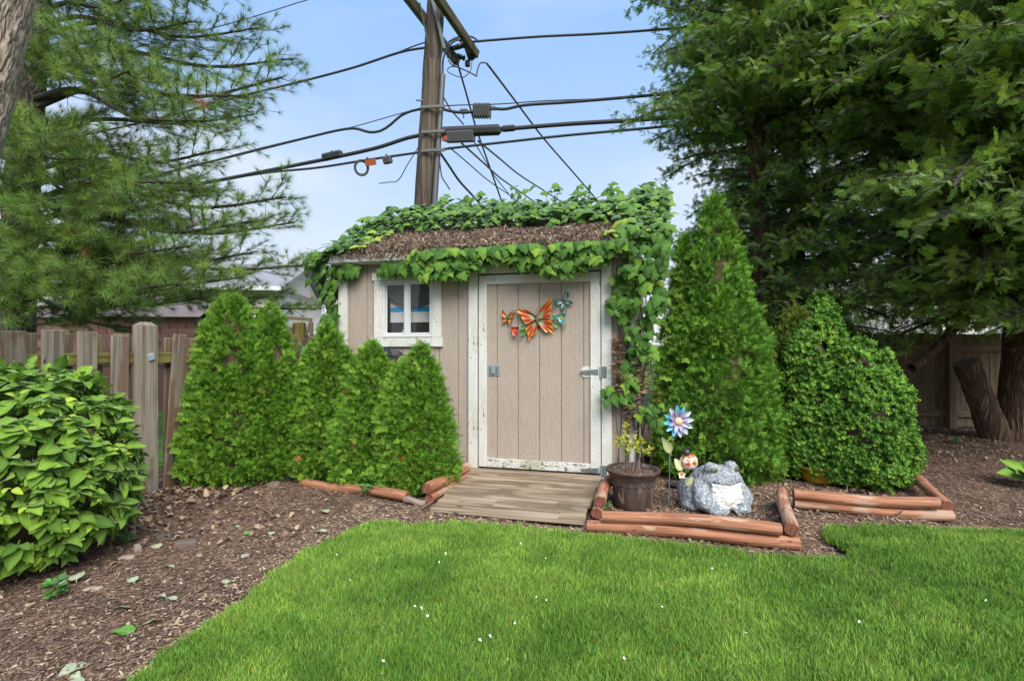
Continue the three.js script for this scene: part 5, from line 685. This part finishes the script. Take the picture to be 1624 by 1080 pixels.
{ // painted metal flower on a stake
  const at = V(1.2, 0, -4.05), t = thing('metal_flower', 'blue and mauve painted metal daisy on a thin stake', 'garden stake', at), m = new THREE.MeshPhysicalMaterial({ vertexColors: true, side: THREE.DoubleSide, roughness: .45, metalness: .1 }), head = V(.03, .648, .06);
  mesh('stake', tube([V(-.02, -.02, 0), V(-.01, .3, 0), V(-.005, .45, 0), V(.05, .56, .01), head.clone().add(V(0, 0, -.02))], .0045, 26, 7), plain(.25, .28, .3, { roughness: .5, metalness: .4 }), t);
  const petal = (a, l, w, tilt, z0, c) => { const tr = new Tri(), K = 8; let pv = null; for (let i = 0; i <= K; i++) { const q = i / K, u = .022 + q * l, v = w * Math.pow(Math.sin(Math.PI * Math.min(.97, .12 + q * .86)), .7), z = z0 + Math.sin(q * 1.6) * tilt, cc = q < .3 ? mixc(c[0], c[1], q / .3) : mixc(c[1], c[2], (q - .3) / .7), pt = (s, zz) => [Math.cos(a) * u - Math.sin(a) * s, Math.sin(a) * u + Math.cos(a) * s, zz], cur = [pt(-v, z + .006), pt(0, z - .002), pt(v, z + .006), cc]; if (pv) tr.q(pv[0], cur[0], cur[1], pv[1], pv[3], cur[3], mixc(cur[3], [.7, .72, .78], .4), pv[3]).q(pv[1], cur[1], cur[2], pv[2], pv[3], cur[3], cur[3], pv[3]); pv = cur; } const o = mesh('petal', tr.geo(true), m, t); o.position.copy(head); o.rotation.set(-.05, .15, 0); };
  const blue = [[.16, .06, .16], [.05, .28, .42], [.1, .42, .55]], mauve = [[.2, .08, .18], [.42, .34, .5], [.55, .55, .66]]; for (let i = 0; i < 12; i++) petal(i / 12 * 6.283 + .1, .098, .02, .02, 0, [0, 2, 3, 5, 6, 7, 8].includes(i) && i < 9 && i > 2 ? blue : i === 4 || i > 8 || i < 2 ? mauve : blue); for (let i = 0; i < 8; i++) petal(i / 8 * 6.283 + .3, .066, .017, .022, .012, [[.2, .07, .17], [.33, .2, .36], [.12, .36, .5]]);
  const c = new THREE.SphereGeometry(.03, 18, 12); c.scale(1, 1, .55); c.translate(head.x + .003, head.y, head.z + .022); mesh('centre', c, plain(.6, .5, .27, { roughness: .5 }), t);
  const lf = ovateLeaf(.14, .034, .35, .1, .002, 4), o = mesh('leaf', lf, leafMat({ color: C(.33, .36, .16), transmission: 0, roughness: .5 }), t); o.applyMatrix4(frame(V(-.005, .4, .01), V(-.45, .85, .1), V(.2, .1, 1), 1));
}
{ // small spotted ornament on its own stake
  const at = V(1.25, 0, -3.93), t = thing('ladybird_stake', 'white and red spotted ladybird ornament on a stake beside the frog', 'garden stake', at), c = V(.045, .36, 0), r = rng(5);
  mesh('stake', tube([V(-.005, -.02, 0), V(0, .15, 0), V(.005, .24, 0), V(.03, .32, -.01)], .004, 14, 6), plain(.12, .13, .12, { metalness: .4, roughness: .5 }), t);
  const g = new THREE.SphereGeometry(.063, 28, 20); g.scale(1.05, .98, .8); const P = g.attributes.position, col = [], sp = []; for (let i = 0; i < 46; i++) { const y = 1 - 2 * (i + .5) / 46, a = i * 2.39996, s = Math.sqrt(1 - y * y); sp.push(V(Math.cos(a) * s, y, Math.sin(a) * s)); }
  for (let i = 0; i < P.count; i++) { const n = V(P.getX(i), P.getY(i), P.getZ(i)).normalize(); let b = 9, bi = 0; sp.forEach((q, k) => { const d = n.distanceTo(q); if (d < b) { b = d; bi = k; } }); const red = bi % 3 === 0; col.push(...(b < .1 && bi % 2 === 0 ? [.03, .03, .03] : b < .24 ? (red ? [.42, .07, .02] : [.72, .70, .62]) : [.5, .22, .07])); } g.setAttribute('color', new THREE.Float32BufferAttribute(col, 3)); g.translate(c.x, c.y, c.z); mesh('shell', g, S({ vertexColors: true, roughness: .4 }), t);
  const h = new THREE.SphereGeometry(.027, 14, 10); h.translate(c.x - .02, c.y + .07, .015); mesh('head', h, plain(.05, .045, .04, { roughness: .4 }), t); for (const s of [-1, 1]) mesh('antenna', tube([V(c.x - .02 + s * .01, c.y + .085, .02), V(c.x - .02 + s * .025, c.y + .105, .03), V(c.x - .02 + s * .03, c.y + .095, .035)], .003, 8, 5), M.dark, t);
  for (const [x, y, a, s, cl] of [[-.01, .3, 2.1, 1, [.42, .44, .24]], [.02, .19, .9, .8, [.3, .3, .14]]]) { const o = mesh('leaf', ovateLeaf(.1, .032, .3, .1, .002, 6), leafMat({ color: C(...cl), transmission: 0, roughness: .5 }), t); o.applyMatrix4(frame(V(x, y, .015), V(Math.cos(a), Math.sin(a), 0), V(.1, .1, 1), s)); }
  const fl = new THREE.Group(); fl.name = 'blossom'; t.add(fl); for (let i = 0; i < 5; i++) { const a = i / 5 * 6.283 + .3, o = mesh('petal', ovateLeaf(.036, .014, .4, -.2, .001, 2), leafMat({ color: C(.66, .6, .42), transmission: 0, roughness: .5 }), fl); o.applyMatrix4(frame(V(-.02, .275, .03), V(Math.cos(a), Math.sin(a), .35), V(0, 0, 1), 1)); } const ce = new THREE.SphereGeometry(.009, 10, 8); ce.translate(-.02, .275, .036); mesh('centre', ce, plain(.5, .16, .03), fl);
}
{ // bowls half hidden under the hedge
  const bowl = (name, label, p, R, h, m, tilt) => { const t = thing(name, label, 'plant pot', p), g = new THREE.LatheGeometry([[0, 0], [R * .7, 0], [R * .78, .01], [R * .96, h * .85], [R * 1.04, h * .86], [R * 1.05, h], [R * .96, h], [R * .74, .02], [0, .015]].map((q) => new THREE.Vector2(...q)), 40); const o = mesh('bowl', g, m, t); const rim = new THREE.TorusGeometry(R * 1.05, .012, 8, 44); rim.rotateX(Math.PI / 2); rim.translate(0, h, 0); const q = mesh('rim', rim, m, t); o.rotation.z = q.rotation.z = tilt; return t; };
  bowl('yellow_pot', 'wide yellow plastic pot half hidden under the round hedge', G(1303, 763).setY(.01), .2, .14, plain(.62, .36, .02, { roughness: .45 }), .05); bowl('red_pot', 'dark red plastic pot behind the thin yellowing arborvitae', G(1222, 752).setY(.01), .17, .16, plain(.22, .015, .02, { roughness: .45 }), 0);
  for (let i = 0; i < 1; i++) { const a = G(1342, 776); const o = mesh('bamboo_stick', tube([V(0, -.03, 0), V(.004, .12, 0), V(.014, .27, -.02)], .005, 10, 6), plain(.4, .33, .24)); o.position.copy(a); info(o, 'thin bare stick standing in front of the round hedge', 'stick'); }
  const c = G(1079, 769, .02), tt = thing('black_saucer', 'black round saucer lying behind the frog statue', 'saucer', V(c.x - .03, .012, c.z)); mesh('dish', new THREE.LatheGeometry([[0, 0], [.07, 0], [.085, .022], [.09, .022], [.076, -.004], [0, -.006]].map((q) => new THREE.Vector2(...q)), 26), M.blackPlastic, tt);
}
{ // lantern below the window
  const p = W_(-.86, 0, .2), t = thing('garden_lantern', 'black hooded garden lantern under the shed window', 'lantern', p, TURN); mesh('post', new THREE.CylinderGeometry(.02, .022, 1.02, 10).translate(0, .51, 0), M.blackPlastic, t);
  const pyr = (w0, w1, y0, y1) => { const pts = []; for (const [w, y] of [[w0, y0], [w1, y1]]) for (const a of [-1, 1]) for (const b of [-1, 1]) pts.push(V(a * w, y, b * w)); return new ConvexGeometry(pts); }; mesh('roof', flat([pyr(.13, .07, 1.12, 1.18), pyr(.135, .135, 1.105, 1.12)]), plain(.02, .022, .028, { roughness: .35 }), t); mesh('glass_body', pyr(.06, .085, .99, 1.104), plain(.05, .055, .06, { roughness: .2 }), t); mesh('base', pyr(.065, .06, .96, .988), M.blackPlastic, t);
}
{ // rose behind the big arborvitae
  const at = D(466, 590, 5.25).setY(0), t = thing('rose_bush', 'small rose bush with dark red flowers between the arborvitae', 'rose bush', at), r = rng(301), lg = ovateLeaf(.05, .018, .3, .2, .001, 3), ms = toneMats([[.03, .09, .02], [.05, .13, .025], [.08, .18, .03]], { roughness: .45 }); for (let i = 0; i < 150; i++) { const y = .5 + r() * .75, p = V((r() - .5) * .42, y, (r() - .5) * .3), o = mesh('leaf', lg, ms[Math.floor(r() * 3)], t); o.applyMatrix4(frame(p, ranDir(r).add(V(0, -.2, .3)), V(0, .8, .7).addScaledVector(ranDir(r), .4), .8 + r() * .6)); }
  for (let i = 0; i < 6; i++) mesh('stem', tube([V(0, 0, 0), V((r() - .5) * .2, .6, (r() - .5) * .2), V((r() - .5) * .35, 1.15, (r() - .5) * .2)], .006, 10, 5, .5), M.twig, t);
  for (const [x, y, z] of [[.0, 1.1, .17], [.07, 1.06, .15], [-.03, 1.03, .2], [.05, 1.15, .08]]) { const f = new THREE.Group(); f.name = 'rose'; t.add(f); for (let i = 0; i < 9; i++) { const a = i * 2.4, q = i / 9, o = mesh('petal', ovateLeaf(.03, .017, -.6, -.5, .001, i + 2), leafMat({ color: C(.26, .008, .03), transmission: .15 }), f); o.applyMatrix4(frame(V(x, y, z), V(Math.cos(a) * (.3 + q), .9 - q * .4, Math.sin(a) * (.3 + q) + .3), V(-Math.cos(a), .6, -Math.sin(a)), 1)); } }
}
{ // hosta at the right edge
  const at = G(1640, 772).setY(0), t = thing('hosta_plant', 'hosta with broad round yellow green leaves in the right bed', 'hosta', at), lg = ovateLeaf(.22, .095, .18, .28, .004, 8), ms = toneMats([[.13, .25, .03], [.17, .3, .04], [.1, .2, .03]], { roughness: .5 }); for (let i = 0; i < 14; i++) { const a = i * 2.4, e = .35 + (i % 4) * .22, o = mesh('leaf', lg, ms[i % 3], t); o.applyMatrix4(frame(V(Math.cos(a) * .05, .08, Math.sin(a) * .05), V(Math.cos(a), e, Math.sin(a)), V(-Math.cos(a) * e * .6 + Math.cos(a) * .3, 1, .4), .85 + (i % 3) * .15)); const s = mesh('stem', tube([V(0, 0, 0), V(Math.cos(a) * .03, .05, Math.sin(a) * .03), V(Math.cos(a) * .055, .085, Math.sin(a) * .055)], .004, 4, 5), M.twigPale, t); }
}
// ------------------------------------------------------------------ mulch, litter, small ground things
{
  const r = rng(401), chip = (() => { const g = box(1, .16, .34, 'x', .04); g.deleteAttribute('uv'); return g; })(), list = [], tan = [], col = new THREE.Color();
  for (let i = 0; i < 200000; i++) {
    const z = -(1.7 + Math.pow(r(), 1.15) * 6.6), x = (r() * 2 - 1) * -z * 1.02; if (inside(x, z)) continue; const q = V(x, 0, z).sub(SHED), sx = q.x * .966 + q.z * .259, st = -q.x * .259 + q.z * .966; if (sx > -1.5 && sx < 1.47 && st < 0) continue; if (sx > -.05 && sx < 1.15 && st < 1.22 && st > 0) continue; const fx = x + 2.93 - (-z - 4.3) * .268; if (fx < -.06) continue;
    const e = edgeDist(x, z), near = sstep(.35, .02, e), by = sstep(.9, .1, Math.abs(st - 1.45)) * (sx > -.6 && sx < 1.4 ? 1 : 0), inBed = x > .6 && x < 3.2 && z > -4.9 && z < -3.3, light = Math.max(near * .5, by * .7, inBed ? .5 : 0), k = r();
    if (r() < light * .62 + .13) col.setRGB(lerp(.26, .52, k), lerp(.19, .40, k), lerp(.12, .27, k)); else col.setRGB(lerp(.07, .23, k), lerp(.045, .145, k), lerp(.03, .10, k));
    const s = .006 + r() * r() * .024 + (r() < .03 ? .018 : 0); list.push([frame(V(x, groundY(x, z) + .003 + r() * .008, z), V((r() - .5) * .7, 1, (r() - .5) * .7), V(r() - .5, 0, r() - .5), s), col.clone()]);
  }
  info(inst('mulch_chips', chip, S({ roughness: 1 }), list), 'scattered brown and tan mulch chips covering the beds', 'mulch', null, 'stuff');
  // dry leaf litter along the fence foot and under the cedar
  const lf = ovateLeaf(1, .36, .5, .3, .06, 7), dl = []; const drop = (n, f, big = 1) => { for (let i = 0; i < n; i++) { const [x, z] = f(); if (inside(x, z)) continue; const k = r(); col.setRGB(lerp(.11, .36, k), lerp(.07, .26, k), lerp(.045, .17, k)); dl.push([frame(V(x, groundY(x, z) + .012 + r() * .02, z), V(r() - .5, (r() - .5) * .5, r() - .5), V((r() - .5) * .9, 1, (r() - .5) * .9), (.02 + r() * .035) * big), col.clone()]); } };
  drop(420, () => { const t = r() * 1.9, n = .06 + r() * r() * .7; return [-3.05 + t * .259 + n * .966, -3.6 - t * .966 + n * .259]; }); drop(190, () => { const t = r() * 1.5, n = .08 + r() * .55; return [-2.98 + t * .259 + n * .966, -3.55 - t * .966 + n * .259]; }, 1.35); drop(1500, () => [4.3 + r() * 5, -5.6 - r() * 2.6]); drop(160, () => [-2.6 + r() * 1.2, -3.2 - r() * 1.2]); drop(150, () => [.7 + r() * 2.4, -4.5 + r() * .8]);
  info(inst('leaf_litter', lf, leafMat({ roughness: .9 }), dl), 'dry brown leaf litter on the beds', 'leaf litter', null, 'stuff');
  // pale fallen leaves one can count
  const fl = ovateLeaf(.1, .036, .25, .12, .004, 12), gm = leafMat({ color: C(.31, .36, .23), roughness: .8 }), gg = leafMat({ color: C(.10, .24, .04), roughness: .6 });
  for (const [x, y, s, m] of [[143, 1049, 1, gm], [124, 918, .95, gm], [210, 961, .8, gm], [215, 1001, 1, gg], [228, 989, .8, gm], [215, 921, .7, gm], [253, 868, .8, gm], [386, 884, .7, gm], [380, 835, .5, gm], [388, 846, .5, gg], [430, 847, .6, gm], [519, 842, .7, gm], [277, 898, .6, gm], [360, 924, .6, gm], [117, 1067, .5, gm], [137, 1078, .6, gm], [95, 920, .7, gm], [520, 812, .8, gm], [250, 942, .6, gm], [282, 949, .6, gm]]) { const p = G(x, y, .012), a = r() * 6.283, o = mesh('fallen_leaf', fl, m); o.applyMatrix4(frame(p, V(Math.cos(a), .15, Math.sin(a)), V((r() - .5) * .7, 1, (r() - .5) * .7), s)); info(o, y === 1049 ? 'largest pale fallen leaf, alone on the mulch well before the bush' : x === 124 ? 'pale fallen leaf beside the low weed under the bush' : x === 253 ? 'pale fallen leaf between the stone slab and the bark pieces' : x === 519 && y === 842 ? 'pale fallen leaf close to the curved lawn edge' : m === gm ? 'pale green fallen leaf lying face down on the mulch' : 'fresh green fallen leaf curled on the mulch', 'fallen leaf', m === gm ? 'pale fallen leaves on the mulch' : 'fresh fallen leaves on the mulch'); }
  // rocks, clods, bark pieces, sticks
  const rock = (name, label, cat, px, py, w, h, d, m, turn, grp) => { const p = G(px, py, 0), g = new THREE.IcosahedronGeometry(1, 2), P = g.attributes.position; for (let i = 0; i < P.count; i++) { const v = V(P.getX(i), P.getY(i), P.getZ(i)), k = .75 + .5 * fbm(v.x * 1.5 + px, v.y * 1.5, v.z * 1.5, 3); v.multiplyScalar(k); v.clamp(V(-.8, -.7, -.8), V(.8, .7, .8)); P.setXYZ(i, v.x * w, v.y * h, v.z * d); } const gg2 = toCreasedNormals(mergeVertices((g.deleteAttribute('uv'), g.deleteAttribute('normal'), g)), .5); const o = mesh(name, uvm(gg2), m); o.position.set(p.x, groundY(p.x, p.z) + h * .35, p.z); o.rotation.y = turn; info(o, label, cat, grp); };
  rock('flat_stone', 'flat brown stone slab on the mulch below the bush', 'stone', 297, 865, .075, .03, .05, plain(.13, .095, .075), .3); rock('flat_stone', 'rough dark clod beside the flat stone slab', 'clod', 262, 855, .06, .035, .045, plain(.085, .06, .05), .8); rock('bark_piece', 'pinkish broken bark piece lying under the leafy bush', 'bark piece', 203, 882, .05, .018, .028, plain(.34, .25, .2), .2); rock('bark_piece', 'curled pale bark piece standing beside the pinkish one', 'bark piece', 220, 872, .024, .04, .024, plain(.3, .24, .19), 1); rock('wood_chunk', 'brown wood chunk lying left of the small arborvitae timber', 'wood chunk', 452, 762, .06, .05, .08, plain(.2, .14, .1), .6); rock('wood_chunk', 'second brown wood chunk at the foot of the twin arborvitae', 'wood chunk', 435, 775, .07, .035, .06, plain(.17, .12, .09), 1.6); rock('bark_piece', 'thin tan bark strip near the pale leaf under the bush', 'bark piece', 150, 933, .055, .012, .022, plain(.36, .28, .22), .1); rock('pebble', 'small pale pebble at the foot of the metal flower stake', 'pebble', 1066, 795, .018, .015, .016, plain(.45, .38, .32), 0);
  const stick = (label, pts, rad) => { const o = mesh('stick', tube(pts.map(([x, y, h]) => G(x, y, h)), rad, pts.length * 4, 6, .6), M.twigPale); info(o, label, 'stick', 'sticks on the ground'); };
  stick('crooked brown stick leaning on the fence foot', [[238, 752, .12], [258, 764, .08], [272, 770, .04]], .008); stick('thin pale stick leaning near the fence post', [[246, 768, .09], [228, 786, .02]], .005); stick('fallen branch lying at the foot of the twin arborvitae', [[270, 772, .03], [300, 769, .03], [330, 772, .02]], .01); stick('short upright stem under the leafy bush', [[107, 925, .01], [106, 905, .04], [108, 900, .07]], .006); stick('thin stick lying on the mulch below the fence', [[225, 837, .02], [262, 842, .015]], .005); stick('short curved twig in the middle of the mulch bed', [[418, 807, .012], [428, 812, .02], [434, 820, .01]], .005); stick('pale stick on the shaded litter under the cedar', [[1445, 698, .02], [1475, 702, .02]], .014); stick('thin splinter lying before the ramp corner', [[668, 806, .02], [690, 792, .03], [715, 770, .04]], .005);
  // small weeds
  const wl = ovateLeaf(.04, .014, .3, .2, .001, 15), wm = toneMats([[.06, .17, .03], [.1, .24, .04], [.05, .13, .04]], { roughness: .5 }); const weed = (label, px, py, n, s) => { const p = G(px, py), t = thing('weed', label, 'weed', V(p.x, groundY(p.x, p.z), p.z)); for (let i = 0; i < n; i++) { const a = i * 2.4, h = .01 + r() * .09 * s, o = mesh('leaf', wl, wm[i % 3], t); o.applyMatrix4(frame(V(Math.cos(a) * .03 * r(), h, Math.sin(a) * .03 * r()), V(Math.cos(a), .5, Math.sin(a)), V(0, 1, .4), s * (.7 + r() * .6))); } mesh('stem', tube([V(0, -.01, 0), V(.004, .05 * s, 0), V(0, .1 * s, 0)], .002, 5, 4), M.twigPale, t); };
  weed('low green weed under the edge of the leafy bush', 92, 945, 34, 1); weed('tiny green weed beside the bark pieces', 205, 862, 20, .8); weed('sprouting green weed before the cracked timber', 580, 790, 20, 1); weed('small green weed at the post foot of the fence', 303, 766, 14, .7); weed('low weed tuft in the shade under the cedar', 1515, 705, 26, .9); weed('small weed inside the bed near the side timber', 1450, 770, 18, .8); weed('tiny weed beside the plant pot and timber', 962, 806, 10, .6);
  // white petals on the lawn
  const pg = ovateLeaf(.009, .004, .3, .2, .001, 3), pm = leafMat({ color: C(.75, .74, .68), roughness: .8 }); for (const [x, y] of [[826, 861], [866, 884], [536, 878], [707, 877], [697, 890], [660, 959], [670, 962], [680, 974], [556, 918], [611, 1045], [608, 1064], [763, 1012], [778, 1006], [815, 985], [865, 950], [850, 945], [1050, 960], [1180, 1000], [1130, 900], [1360, 985], [1440, 915], [1560, 950], [990, 1040]]) { const o = mesh('petal_on_lawn', pg, pm); o.applyMatrix4(frame(G(x, y, .055), V(r() - .5, .1, r() - .5), V(r() - .5, 1, .6), .8 + r() * .7)); info(o, 'small white petal lying on the lawn', 'petal', 'white petals scattered on the lawn'); }
}
scene.traverse((o) => { if (o.isMesh) o.castShadow = o.receiveShadow = true; });
renderer.render(scene, camera);
